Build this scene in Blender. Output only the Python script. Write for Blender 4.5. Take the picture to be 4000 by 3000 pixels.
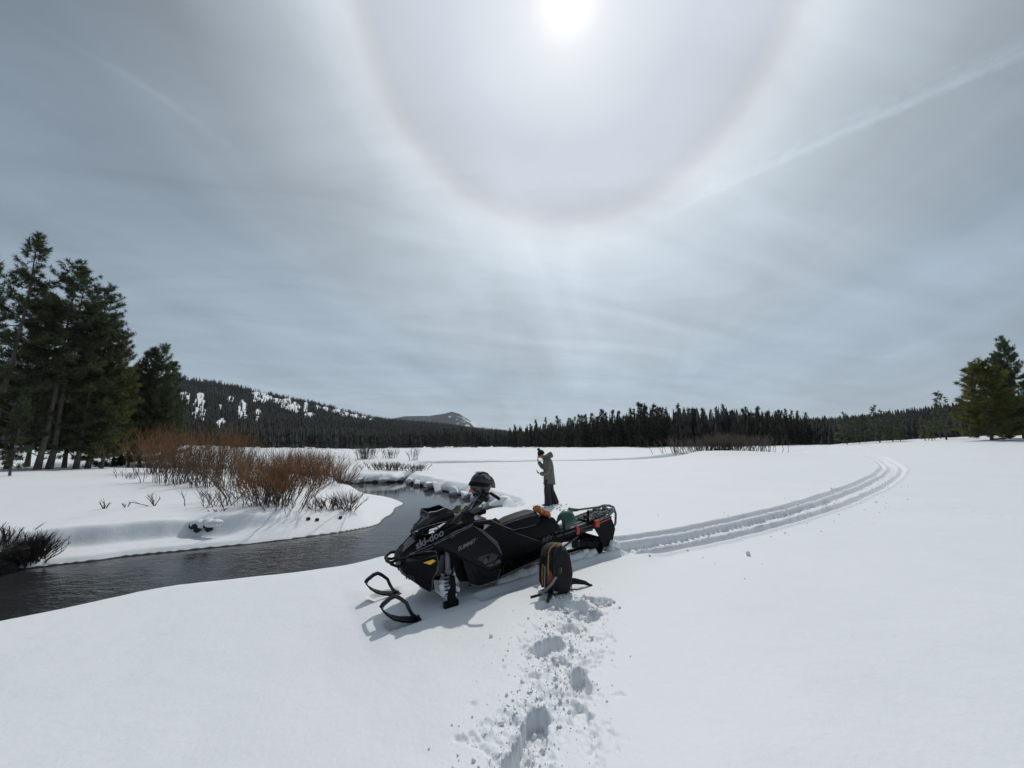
import bpy, math, random
import numpy as np
from mathutils import Vector, Matrix

for o in list(bpy.data.objects):
    bpy.data.objects.remove(o)
SC = bpy.context.scene
COL = SC.collection
R_ = math.radians

# ------------------------------------------------------------------ camera, sky, sun, exposure
CAM_Z = 1.8
cam_d = bpy.data.cameras.new('camera')
cam = bpy.data.objects.new('camera', cam_d)
COL.objects.link(cam)
cam.location = (0, 0, CAM_Z)
cam.rotation_euler = (R_(90 + 8.8), 0, 0)
cam_d.sensor_width = 36.0
cam_d.lens = 13.02
cam_d.clip_start = 0.05
cam_d.clip_end = 20000
SC.camera = cam

SUN_EL, SUN_AZ = R_(54.3), R_(10.2)          # azimuth clockwise from +Y
SUN = Vector((math.sin(SUN_AZ) * math.cos(SUN_EL), math.cos(SUN_AZ) * math.cos(SUN_EL), math.sin(SUN_EL)))
sd_ = bpy.data.lights.new('sun', 'SUN')
sd_.energy = 2.35
sd_.angle = R_(0.9)
sd_.color = (1.0, 0.965, 0.91)
sun = bpy.data.objects.new('sun', sd_)
COL.objects.link(sun)
sun.rotation_euler = SUN.to_track_quat('Z', 'Y').to_euler()
sun.location = (0, 0, 60)

vs = SC.view_settings
vs.view_transform = 'Standard'
vs.look = 'None'
vs.gamma = 1.0
vs.exposure = -0.44
vs.use_curve_mapping = False
SC.cycles.max_bounces = 6
SC.cycles.use_denoising = True

world = bpy.data.worlds.new('World')
SC.world = world
world.use_nodes = True
WN, WL = world.node_tree.nodes, world.node_tree.links
WN.clear()


def wn(t, **kw):
    n = WN.new(t)
    for k, v in kw.items():
        setattr(n, k, v)
    return n


def wmath(op, a, b=None, c=None, clamp=False):
    n = wn('ShaderNodeMath', operation=op)
    n.use_clamp = clamp
    for i, x in enumerate((a, b, c)):
        if x is None:
            continue
        if isinstance(x, (int, float)):
            n.inputs[i].default_value = x
        else:
            WL.new(x, n.inputs[i])
    return n.outputs[0]


def build_sky():
    tc = wn('ShaderNodeTexCoord')
    nrm = wn('ShaderNodeVectorMath', operation='NORMALIZE')
    WL.new(tc.outputs['Generated'], nrm.inputs[0])
    d = nrm.outputs[0]
    # angle from the sun, in degrees
    dot = wn('ShaderNodeVectorMath', operation='DOT_PRODUCT')
    WL.new(d, dot.inputs[0])
    dot.inputs[1].default_value = SUN
    ang = wmath('MULTIPLY', wmath('ARCCOSINE', wmath('MINIMUM', dot.outputs['Value'], 0.999999)), 180 / math.pi)
    sep = wn('ShaderNodeSeparateXYZ')
    WL.new(d, sep.inputs[0])
    x, y, z = sep.outputs
    zz = wmath('ADD', wmath('MAXIMUM', z, 0.0), 0.14)
    px = wmath('DIVIDE', x, zz)
    py = wmath('DIVIDE', y, zz)
    # cirrus veil: sheets of ice cloud on a plane high above, combed along one direction
    ca, sa = math.cos(R_(80)), math.sin(R_(80))
    u = wmath('ADD', wmath('MULTIPLY', px, ca), wmath('MULTIPLY', py, sa))
    v = wmath('SUBTRACT', wmath('MULTIPLY', py, ca), wmath('MULTIPLY', px, sa))

    def comb(a, b, c=0.0):
        n = wn('ShaderNodeCombineXYZ')
        for i, q in enumerate((a, b, c)):
            if isinstance(q, (int, float)):
                n.inputs[i].default_value = q
            else:
                WL.new(q, n.inputs[i])
        return n.outputs[0]

    def noise(vec, scale, detail=5, rough=0.55, dist=0.0):
        n = wn('ShaderNodeTexNoise')
        n.inputs['Scale'].default_value = scale
        n.inputs['Detail'].default_value = detail
        n.inputs['Roughness'].default_value = rough
        n.inputs['Distortion'].default_value = dist
        WL.new(vec, n.inputs['Vector'])
        return n.outputs['Fac']

    streak = noise(comb(wmath('MULTIPLY', u, 0.28), v, 1.7), 1.5, 6, 0.55, 0.5)
    cb_, sb_ = math.cos(R_(14)), math.sin(R_(14))
    u2 = wmath('ADD', wmath('MULTIPLY', px, cb_), wmath('MULTIPLY', py, sb_))
    v2 = wmath('SUBTRACT', wmath('MULTIPLY', py, cb_), wmath('MULTIPLY', px, sb_))
    streak2 = noise(comb(wmath('MULTIPLY', u2, 0.34), v2, 7.7), 2.6, 7, 0.58, 0.7)
    big = noise(comb(px, py, 4.1), 0.55, 3, 0.5, 0.4)
    # radial brightness of the veil around the sun, with the 22 degree halo
    ramp = wn('ShaderNodeValToRGB')
    WL.new(wmath('DIVIDE', ang, 110.0), ramp.inputs[0])
    cr = ramp.color_ramp
    stops = [(0.0, (8, 8, 7.9)), (0.9, (3.4, 3.4, 3.35)), (1.7, (1.5, 1.51, 1.52)), (2.6, (1.15, 1.17, 1.19)), (4.2, (1.01, 1.04, 1.08)), (7, (0.90, 0.955, 1.015)),
             (13.5, (0.75, 0.82, 0.895)), (18.5, (0.70, 0.76, 0.83)), (20.8, (0.675, 0.72, 0.78)), (22.1, (0.73, 0.76, 0.79)),
             (23.4, (0.81, 0.86, 0.90)), (25.7, (0.83, 0.91, 0.975)), (31, (0.70, 0.79, 0.865)), (38, (0.56, 0.645, 0.715)),
             (47, (0.375, 0.465, 0.555)), (62, (0.29, 0.372, 0.458)), (110, (0.25, 0.322, 0.405))]
    while len(cr.elements) < len(stops):
        cr.elements.new(0.5)
    for e, (a, c) in zip(cr.elements, stops):
        e.position = a / 110.0
        e.color = (c[0], c[1], c[2], 1)
    # veil density
    dens = wmath('ADD', wmath('MULTIPLY', wmath('SUBTRACT', streak, 0.5), 0.60),
                 wmath('ADD', wmath('MULTIPLY', wmath('SUBTRACT', streak2, 0.5), 0.55),
                       wmath('MULTIPLY', wmath('SUBTRACT', big, 0.5), 0.35)))
    far = wmath('SUBTRACT', 1.0, wmath('MULTIPLY', wmath('SUBTRACT', 30.0, ang), 1 / 22.0, clamp=True))
    far = wmath('ADD', wmath('MULTIPLY', far, 0.8), 0.2)
    dens = wmath('ADD', 1.0, wmath('MULTIPLY', dens, far))
    # the veil is thinner overhead than towards the horizon
    high = wmath('MULTIPLY', wmath('SUBTRACT', z, 0.28), 1 / 0.40, clamp=True)
    away = wmath('MULTIPLY', wmath('SUBTRACT', ang, 24.0), 1 / 15.0, clamp=True)
    dens = wmath('MULTIPLY', dens, wmath('SUBTRACT', 1.0, wmath('MULTIPLY', wmath('MULTIPLY', high, away), 0.46)))
    # an old contrail: a straight band on the same plane, ragged along one edge
    (ax, ay), (bx, by) = CONTRAIL
    L = math.hypot(bx - ax, by - ay)
    ex, ey = (bx - ax) / L, (by - ay) / L
    rx, ry = wmath('SUBTRACT', px, ax), wmath('SUBTRACT', py, ay)
    along = wmath('ADD', wmath('MULTIPLY', rx, ex), wmath('MULTIPLY', ry, ey))
    across = wmath('SUBTRACT', wmath('MULTIPLY', ry, ex), wmath('MULTIPLY', rx, ey))
    wob = noise(comb(wmath('MULTIPLY', along, 1.0), across, 2.2), 24.0, 8, 0.72)
    across = wmath('ADD', across, wmath('MULTIPLY', wmath('SUBTRACT', wob, 0.5), 0.06))
    core = wmath('SUBTRACT', 1.0, wmath('MULTIPLY', wmath('ABSOLUTE', across), 1 / 0.022, clamp=True))
    ragg = wmath('MULTIPLY', wmath('SUBTRACT', 1.0, wmath('MULTIPLY', wmath('ABSOLUTE', wmath('SUBTRACT', across, 0.026)), 1 / 0.04, clamp=True)),
                 wmath('MULTIPLY', wmath('SUBTRACT', wob, 0.42), 2.5, clamp=True))
    fade = wmath('MULTIPLY', wmath('SUBTRACT', L * 1.6, wmath('ABSOLUTE', wmath('SUBTRACT', along, 0.0))), 1 / (L * 1.2), clamp=True)
    trail = wmath('MULTIPLY', wmath('ADD', wmath('MULTIPLY', core, 0.13), wmath('MULTIPLY', ragg, 0.24)), fade)
    # a thin wisp on the other side
    (ax, ay), (bx, by) = WISP
    L2 = math.hypot(bx - ax, by - ay)
    ex, ey = (bx - ax) / L2, (by - ay) / L2
    rx, ry = wmath('SUBTRACT', px, ax), wmath('SUBTRACT', py, ay)
    al2 = wmath('ADD', wmath('MULTIPLY', rx, ex), wmath('MULTIPLY', ry, ey))
    ac2 = wmath('SUBTRACT', wmath('MULTIPLY', ry, ex), wmath('MULTIPLY', rx, ey))
    ac2 = wmath('ADD', ac2, wmath('MULTIPLY', wmath('SUBTRACT', streak2, 0.5), 0.17))
    w2 = wmath('SUBTRACT', 1.0, wmath('MULTIPLY', wmath('ABSOLUTE', ac2), 1 / 0.02, clamp=True))
    f2 = wmath('SUBTRACT', 1.0, wmath('MULTIPLY', wmath('ABSOLUTE', wmath('SUBTRACT', al2, L2 * 0.5)), 1 / (L2 * 0.7), clamp=True))
    trail = wmath('ADD', trail, wmath('MULTIPLY', wmath('MULTIPLY', w2, f2), 0.085))
    dens = wmath('ADD', dens, trail)
    mul = wn('ShaderNodeVectorMath', operation='SCALE')
    WL.new(ramp.outputs['Color'], mul.inputs[0])
    WL.new(dens, mul.inputs['Scale'])
    # pale band towards the horizon
    hz = wmath('POWER', wmath('SUBTRACT', 1.0, wmath('MAXIMUM', z, 0.0)), 3.6)
    hcol = wn('ShaderNodeVectorMath', operation='SCALE')
    hcol.inputs[0].default_value = (0.20, 0.203, 0.19)
    WL.new(hz, hcol.inputs['Scale'])
    add0 = wn('ShaderNodeVectorMath', operation='ADD')
    WL.new(mul.outputs[0], add0.inputs[0])
    WL.new(hcol.outputs[0], add0.inputs[1])
    veil = wn('ShaderNodeVectorMath', operation='SCALE')
    WL.new(add0.outputs[0], veil.inputs[0])
    veil.inputs['Scale'].default_value = 11.2
    # the blue sky behind the veil
    sky = wn('ShaderNodeTexSky')
    sky.sky_type = 'NISHITA'
    sky.sun_disc = False
    sky.sun_elevation = SUN_EL
    sky.sun_rotation = SUN_AZ
    sky.altitude = 2000
    blue = wn('ShaderNodeVectorMath', operation='SCALE')
    WL.new(sky.outputs[0], blue.inputs[0])
    blue.inputs['Scale'].default_value = 0.12
    add = wn('ShaderNodeVectorMath', operation='ADD')
    WL.new(veil.outputs[0], add.inputs[0])
    WL.new(blue.outputs[0], add.inputs[1])
    bg = wn('ShaderNodeBackground')
    bg.inputs['Strength'].default_value = 0.1
    WL.new(add.outputs[0], bg.inputs['Color'])
    out = wn('ShaderNodeOutputWorld')
    WL.new(bg.outputs[0], out.inputs['Surface'])


CONTRAIL = ((1.08, 0.635), (0.70, 1.03))
WISP = ((-0.93, 0.62), (-0.78, 0.90))
build_sky()

# ------------------------------------------------------------------ helpers
def obj(name, me, parent=None, mat=None):
    o = bpy.data.objects.new(name, me)
    COL.objects.link(o)
    if parent is not None:
        o.parent = parent
    if mat is not None and me is not None and len(me.materials) == 0:
        me.materials.append(mat)
    return o


def tag(o, label, cat, group=None):
    o['label'] = label
    o['category'] = cat
    if group:
        o['group'] = group
    return o


def thing(name, label, cat, loc=(0, 0, 0), rz=0.0, group=None):
    o = bpy.data.objects.new(name, None)
    o.empty_display_size = 0.2
    COL.objects.link(o)
    o.location = loc
    o.rotation_euler = (0, 0, rz)
    return tag(o, label, cat, group)


def np_mesh(name, v, f):
    """v (n,3) array, f (m,k) int array with constant k."""
    v = np.ascontiguousarray(v, dtype=np.float32)
    f = np.ascontiguousarray(f, dtype=np.int32)
    me = bpy.data.meshes.new(name)
    n, m, k = len(v), len(f), f.shape[1]
    me.vertices.add(n)
    me.vertices.foreach_set('co', v.ravel())
    me.loops.add(m * k)
    me.loops.foreach_set('vertex_index', f.ravel())
    me.polygons.add(m)
    me.polygons.foreach_set('loop_start', np.arange(0, m * k, k, dtype=np.int32))
    me.update(calc_edges=True)
    me.validate()
    return me


def set_smooth(me, ang=None):
    me.polygons.foreach_set('use_smooth', np.ones(len(me.polygons), dtype=bool))
    if ang is not None:
        me.set_sharp_from_angle(angle=R_(ang))
    me.update()


def V(*a):
    return Vector(a)


class MB:
    """collects shapes of ONE part and builds them as one mesh"""

    def __init__(s):
        s.v, s.f = [], []

    def add(s, vs, fs):
        b = len(s.v)
        s.v += [tuple(x) for x in vs]
        s.f += [tuple(i + b for i in f) for f in fs]
        return s

    def box(s, c, d, m=None):
        hx, hy, hz = d[0] / 2, d[1] / 2, d[2] / 2
        P = [Vector((x, y, z)) for x in (-hx, hx) for y in (-hy, hy) for z in (-hz, hz)]
        if m is not None:
            P = [m @ p for p in P]
        c = Vector(c)
        return s.add([p + c for p in P], [(0, 1, 3, 2), (4, 6, 7, 5), (0, 4, 5, 1), (2, 3, 7, 6), (0, 2, 6, 4), (1, 5, 7, 3)])

    def tube(s, path, r, n=8, caps=True, flat=None):
        path = [Vector(p) for p in path]
        rs = list(r) if isinstance(r, (list, tuple)) else [r] * len(path)
        rings = []
        up = Vector((0.13, 0.21, 0.97)) if flat is None else Vector(flat)
        prev = None
        for i, p in enumerate(path):
            a = path[max(i - 1, 0)]
            b = path[min(i + 1, len(path) - 1)]
            t = (b - a).normalized()
            if prev is None:
                e = up - t * up.dot(t)
                if e.length < 1e-3:
                    e = Vector((1, 0, 0)) - t * t.x
            else:
                e = prev - t * prev.dot(t)
            e.normalize()
            prev = e
            g = t.cross(e)
            rr = rs[i]
            ra, rb = (rr if isinstance(rr, tuple) else (rr, rr))
            if n == 4:
                rings.append([p + e * ra * q + g * rb * w for q, w in ((1, 1), (1, -1), (-1, -1), (-1, 1))])
            else:
                rings.append([p + e * ra * math.cos(2 * math.pi * k / n) + g * rb * math.sin(2 * math.pi * k / n) for k in range(n)])
        return s.loft(rings, True, caps)

    def loft(s, rings, closed=True, caps=True):
        n = len(rings[0])
        vs = [p for r in rings for p in r]
        fs = []
        for i in range(len(rings) - 1):
            for k in range(n if closed else n - 1):
                k2 = (k + 1) % n
                fs.append((i * n + k, i * n + k2, (i + 1) * n + k2, (i + 1) * n + k))
        if caps and closed:
            fs.append(tuple(reversed(range(n))))
            fs.append(tuple((len(rings) - 1) * n + k for k in range(n)))
        return s.add(vs, fs)

    def mirror_loft(s, stations, caps=True):
        """stations: list of (x, [(y,z)...]) half sections from top centre to bottom centre, mirrored in y"""
        rings = []
        for x, h in stations:
            left = [Vector((x, y, z)) for y, z in h]
            right = [Vector((x, -y, z)) for y, z in reversed(h) if abs(y) > 1e-6]
            rings.append(left + right)
        return s.loft(rings, True, caps)

    def plate(s, pts, th, side=None):
        """polygon in 3D given a thickness along its normal"""
        P = [Vector(p) for p in pts]
        nr = Vector((0, 0, 0))
        for i in range(len(P)):
            a, b = P[i], P[(i + 1) % len(P)]
            nr += a.cross(b)
        nr.normalize()
        if side is not None and nr.dot(Vector(side)) < 0:
            nr = -nr
            P = list(reversed(P))
        n = len(P)
        vs = P + [p - nr * th for p in P]
        fs = [tuple(range(n)), tuple(reversed(range(n, 2 * n)))]
        for i in range(n):
            j = (i + 1) % n
            fs.append((j, i, n + i, n + j))
        return s.add(vs, fs)

    def ball(s, c, r, nu=10, nv=6, jit=0.0, rng=None, sc=(1, 1, 1)):
        c = Vector(c)
        vs = [c + Vector((0, 0, -r * sc[2]))]
        for i in range(1, nv):
            th = -math.pi / 2 + math.pi * i / nv
            for k in range(nu):
                ph = 2 * math.pi * k / nu
                q = r * (1 + (rng.uniform(-jit, jit) if jit else 0))
                vs.append(c + Vector((q * math.cos(th) * math.cos(ph) * sc[0], q * math.cos(th) * math.sin(ph) * sc[1], q * math.sin(th) * sc[2])))
        vs.append(c + Vector((0, 0, r * sc[2])))
        fs = []
        for k in range(nu):
            k2 = (k + 1) % nu
            fs.append((0, 1 + k2, 1 + k))
            for i in range(nv - 2):
                a = 1 + i * nu
                fs.append((a + k, a + k2, a + nu + k2, a + nu + k))
            a = 1 + (nv - 2) * nu
            fs.append((a + k, a + k2, len(vs) - 1))
        return s.add(vs, fs)

    def xf(s, m):
        s.v = [tuple(m @ Vector(p)) for p in s.v]
        return s

    def mirrored(s):
        q = MB()
        q.v = [(x, -y, z) for x, y, z in s.v]
        q.f = [tuple(reversed(f)) for f in s.f]
        return q

    def build(s, name, mat, parent=None, smooth=None, bevel=0.0, seg=2, sub=0):
        me = bpy.data.meshes.new(name)
        me.from_pydata(s.v, [], s.f)
        me.validate()
        me.materials.append(mat)
        if smooth is not None:
            set_smooth(me, smooth)
        o = obj(name, me, parent)
        if bevel:
            b = o.modifiers.new('bevel', 'BEVEL')
            b.width = bevel
            b.segments = seg
            b.limit_method = 'ANGLE'
            b.angle_limit = R_(28)
        if sub:
            m = o.modifiers.new('subdivision', 'SUBSURF')
            m.levels = m.render_levels = sub
        return o


def copy_tree(o, parent=None):
    c = o.copy()
    COL.objects.link(c)
    c.parent = parent
    for ch in [q for q in bpy.data.objects if q.parent == o]:
        copy_tree(ch, c)
    return c


def material(name, col, rough=0.6, metal=0.0, var=0.0, vscale=8.0, bump=0.0, bscale=40.0, spec=0.5, col2=None, coat=0.0, randv=0.0, coord='Object', sheen=0.0, transl=0.0):
    m = bpy.data.materials.new(name)
    m.use_nodes = True
    N, L = m.node_tree.nodes, m.node_tree.links
    bs = N['Principled BSDF']
    bs.inputs['Roughness'].default_value = rough
    bs.inputs['Metallic'].default_value = metal
    bs.inputs['Specular IOR Level'].default_value = spec
    if coat:
        bs.inputs['Coat Weight'].default_value = coat
        bs.inputs['Coat Roughness'].default_value = 0.15
    if sheen:
        bs.inputs['Sheen Weight'].default_value = sheen
    tc = N.new('ShaderNodeTexCoord')
    nz = N.new('ShaderNodeTexNoise')
    nz.inputs['Scale'].default_value = vscale
    nz.inputs['Detail'].default_value = 5
    L.new(tc.outputs[coord], nz.inputs['Vector'])
    mx = N.new('ShaderNodeMix')
    mx.data_type = 'RGBA'
    a = tuple(max(0, c * (1 - var)) for c in col)
    b = tuple(min(1, c * (1 + var)) for c in col) if col2 is None else col2
    mx.inputs[6].default_value = (*a, 1)
    mx.inputs[7].default_value = (*b, 1)
    rp = N.new('ShaderNodeMapRange')
    rp.inputs[1].default_value = 0.33
    rp.inputs[2].default_value = 0.67
    L.new(nz.outputs['Fac'], rp.inputs[0])
    L.new(rp.outputs[0], mx.inputs[0])
    cout = mx.outputs[2]
    if randv:
        oi = N.new('ShaderNodeObjectInfo')
        hs = N.new('ShaderNodeHueSaturation')
        mr = N.new('ShaderNodeMapRange')
        mr.inputs[3].default_value = 1 - randv
        mr.inputs[4].default_value = 1 + randv
        L.new(oi.outputs['Random'], mr.inputs[0])
        L.new(mr.outputs[0], hs.inputs['Value'])
        L.new(cout, hs.inputs['Color'])
        cout = hs.outputs[0]
    L.new(cout, bs.inputs['Base Color'])
    if bump:
        n2 = N.new('ShaderNodeTexNoise')
        n2.inputs['Scale'].default_value = bscale
        n2.inputs['Detail'].default_value = 4
        L.new(tc.outputs[coord], n2.inputs['Vector'])
        bp = N.new('ShaderNodeBump')
        bp.inputs['Strength'].default_value = bump
        bp.inputs['Distance'].default_value = 0.02
        L.new(n2.outputs['Fac'], bp.inputs['Height'])
        L.new(bp.outputs[0], bs.inputs['Normal'])
    if transl:
        tb = N.new('ShaderNodeBsdfTranslucent')
        L.new(cout, tb.inputs['Color'])
        ms = N.new('ShaderNodeMixShader')
        ms.inputs[0].default_value = transl
        L.new(bs.outputs[0], ms.inputs[1])
        L.new(tb.outputs[0], ms.inputs[2])
        L.new(ms.outputs[0], N['Material Output'].inputs['Surface'])
    return m


def sstep(a, b, x):
    t = np.clip((x - a) / (b - a), 0, 1)
    return t * t * (3 - 2 * t)


_T = np.random.RandomState(11).rand(256, 256)


def vnoise(x, y):
    xi, yi = np.floor(x).astype(int), np.floor(y).astype(int)
    fx, fy = x - xi, y - yi
    fx, fy = fx * fx * (3 - 2 * fx), fy * fy * (3 - 2 * fy)
    a, b = _T[xi & 255, yi & 255], _T[(xi + 1) & 255, yi & 255]
    c, d = _T[xi & 255, (yi + 1) & 255], _T[(xi + 1) & 255, (yi + 1) & 255]
    return (a * (1 - fx) + b * fx) * (1 - fy) + (c * (1 - fx) + d * fx) * fy - 0.5


def fbm(x, y, oct=4, s=1.0):
    r, a = 0.0, 1.0
    for i in range(oct):
        r = r + a * vnoise(x * s + 17.3 * i, y * s - 9.1 * i)
        s *= 2.03
        a *= 0.5
    return r

# ------------------------------------------------------------------ snow ground, river, hills
ZW = -0.95
SLED_O = Vector((-1.07, 5.34, -0.285))
SLED_YAW, SLED_PITCH = R_(212), R_(-3.3)
NEAR = [(-40, -12), (-16, 0), (-10, 3.9), (-7.3, 6.0), (-6.95, 6.3), (-6.6, 6.65), (-6.35, 6.9), (-5.75, 7.15), (-4.95, 7.28), (-3.95, 7.42), (-3.2, 7.6),
        (-2.9, 7.8), (-2.6, 8.1), (-2.2, 9.2), (-1.75, 10.2), (-1.3, 10.9), (-1.05, 11.35), (-0.65, 11.8), (-0.3, 12.2)]
STEEP = [(-0.3, 12.2), (0.05, 13.2), (-0.1, 14.6), (-0.7, 16.2), (-1.41, 17.68), (-2.69, 19.82), (-4.0, 21.42), (-5.5, 23.57), (-7.0, 25.6), (-7.35, 27.6),
         (-7.7, 27.6), (-7.9, 25.9), (-8.76, 25.9), (-10.3, 25.6), (-11.4, 25.9), (-13.3, 28.3), (-17, 32), (-22, 35), (-30, 36), (-50, 40)]
LEFT = [(-50, 37), (-30, 33), (-22, 32), (-17, 29), (-13.5, 26.2), (-10.6, 24.1), (-9.5, 22.9), (-8.3, 20.8), (-6.84, 19.1), (-5.43, 17.98), (-4.8, 16.98),
        (-4.8, 15.8), (-4.56, 14.8), (-4.56, 13.96), (-4.46, 12.92), (-4.96, 12.13), (-5.63, 11.56), (-6.45, 10.92), (-7.2, 10.46), (-8.4, 9.88), (-9.25, 9.46),
        (-9.75, 9.07), (-10.26, 8.77), (-10.83, 8.35), (-14, 6), (-20, 2), (-40, -6)]
CHANNELS = [([(-10.5, 34.6), (-7.3, 36.5), (0.25, 36.6), (3.4, 37.6), (7.9, 38.0), (11.6, 39.8), (14.5, 41.6), (19.5, 44.6), (26, 50)], 1.6, 0.50),
            ([(-30, 42), (-24, 43.2), (-21.7, 44.8), (-18.7, 46.2), (-16.2, 48.5)], 1.9, 0.62),
            ([(-24, 36.2), (-19.6, 37.2), (-17.8, 38.6)], 1.3, 0.5)]
TRAIL = [(0.9, 6.45), (1.75, 7.0), (2.45, 7.3), (4.25, 8.3), (6.87, 9.93), (9.4, 11.6), (11.9, 13.5), (14.8, 15.8), (17.8, 18.3), (21.3, 21.4), (25.0, 24.9), (29.2, 29.4), (33.0, 34.0),
         (36.6, 39.2), (38.8, 44.2), (40.4, 50), (44.5, 58), (52, 64), (70, 67)]


def catmull(P, n=8):
    P = [np.array(p, float) for p in P]
    out = []
    for i in range(len(P) - 1):
        p0, p1, p2, p3 = P[max(i - 1, 0)], P[i], P[i + 1], P[min(i + 2, len(P) - 1)]
        for k in range(n):
            t = k / n
            out.append(0.5 * (2 * p1 + (p2 - p0) * t + (2 * p0 - 5 * p1 + 4 * p2 - p3) * t * t + (3 * p1 - p0 - 3 * p2 + p3) * t ** 3))
    out.append(P[-1])
    return np.array(out)


def poly_dist(x, y, path):
    """unsigned distance to a polyline, signed side offset and arc length at the nearest point"""
    best = np.full(x.shape, 1e9)
    off = np.zeros(x.shape)
    arc = np.zeros(x.shape)
    s0 = 0.0
    for (ax, ay), (bx, by) in zip(path[:-1], path[1:]):
        dx, dy = bx - ax, by - ay
        L = math.hypot(dx, dy) + 1e-9
        t = np.clip(((x - ax) * dx + (y - ay) * dy) / (L * L), 0, 1)
        qx, qy = x - ax - t * dx, y - ay - t * dy
        d = np.hypot(qx, qy)
        m = d < best
        best = np.where(m, d, best)
        off = np.where(m, np.sign(dx * qy - dy * qx) * d, off)
        arc = np.where(m, s0 + t * L, arc)
        s0 += L
    return best, off, arc


def inside(x, y, poly):
    r = np.zeros(x.shape, bool)
    n = len(poly)
    for i in range(n):
        (ax, ay), (bx, by) = poly[i], poly[(i + 1) % n]
        if ay == by:
            continue
        c = ((ay > y) != (by > y)) & (x < (bx - ax) * (y - ay) / (by - ay) + ax)
        r ^= c
    return r


nearS, steepS, leftS = catmull(NEAR, 4), catmull(STEEP, 3), catmull(LEFT, 4)
RIVER = np.vstack([nearS, steepS[1:], leftS])
trailS = catmull(TRAIL, 10)
chanS = [(catmull(p, 6), w, d) for p, w, d in CHANNELS]

# footprints and holes kicked into the snow: x, y, half length, half width, heading, depth
HOLES = [(0.86, 4.60, 0.17, 0.12, 0.2, 0.17), (0.36, 4.05, 0.18, 0.12, 0.5, 0.17), (0.575, 3.50, 0.20, 0.085, 1.45, 0.15), (0.17, 3.03, 0.21, 0.10, 1.2, 0.18),
         (0.0, 2.66, 0.30, 0.10, 1.2, 0.21), (0.50, 4.92, 0.20, 0.10, 0.1, 0.14), (0.78, 4.86, 0.17, 0.13, 0.3, 0.19), (1.10, 4.98, 0.15, 0.09, 0.0, 0.09), (0.62, 4.32, 0.10, 0.12, 0.4, 0.08),
         (0.44, 3.78, 0.08, 0.08, 0.4, 0.05), (0.2, 3.62, 0.05, 0.05, 0.4, 0.04), (0.52, 3.15, 0.10, 0.06, 1.2, 0.05),
         (1.16, 11.75, 0.22, 0.13, 0.0, 0.09), (0.92, 11.35, 0.2, 0.14, 0.4, 0.08), (0.75, 11.0, 0.16, 0.14, 0.4, 0.07)]
KICK = [(0.15, 2.55), (0.1, 3.0), (0.45, 3.4), (0.45, 3.8), (0.5, 4.2), (0.85, 4.6), (0.8, 4.95)]


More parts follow.
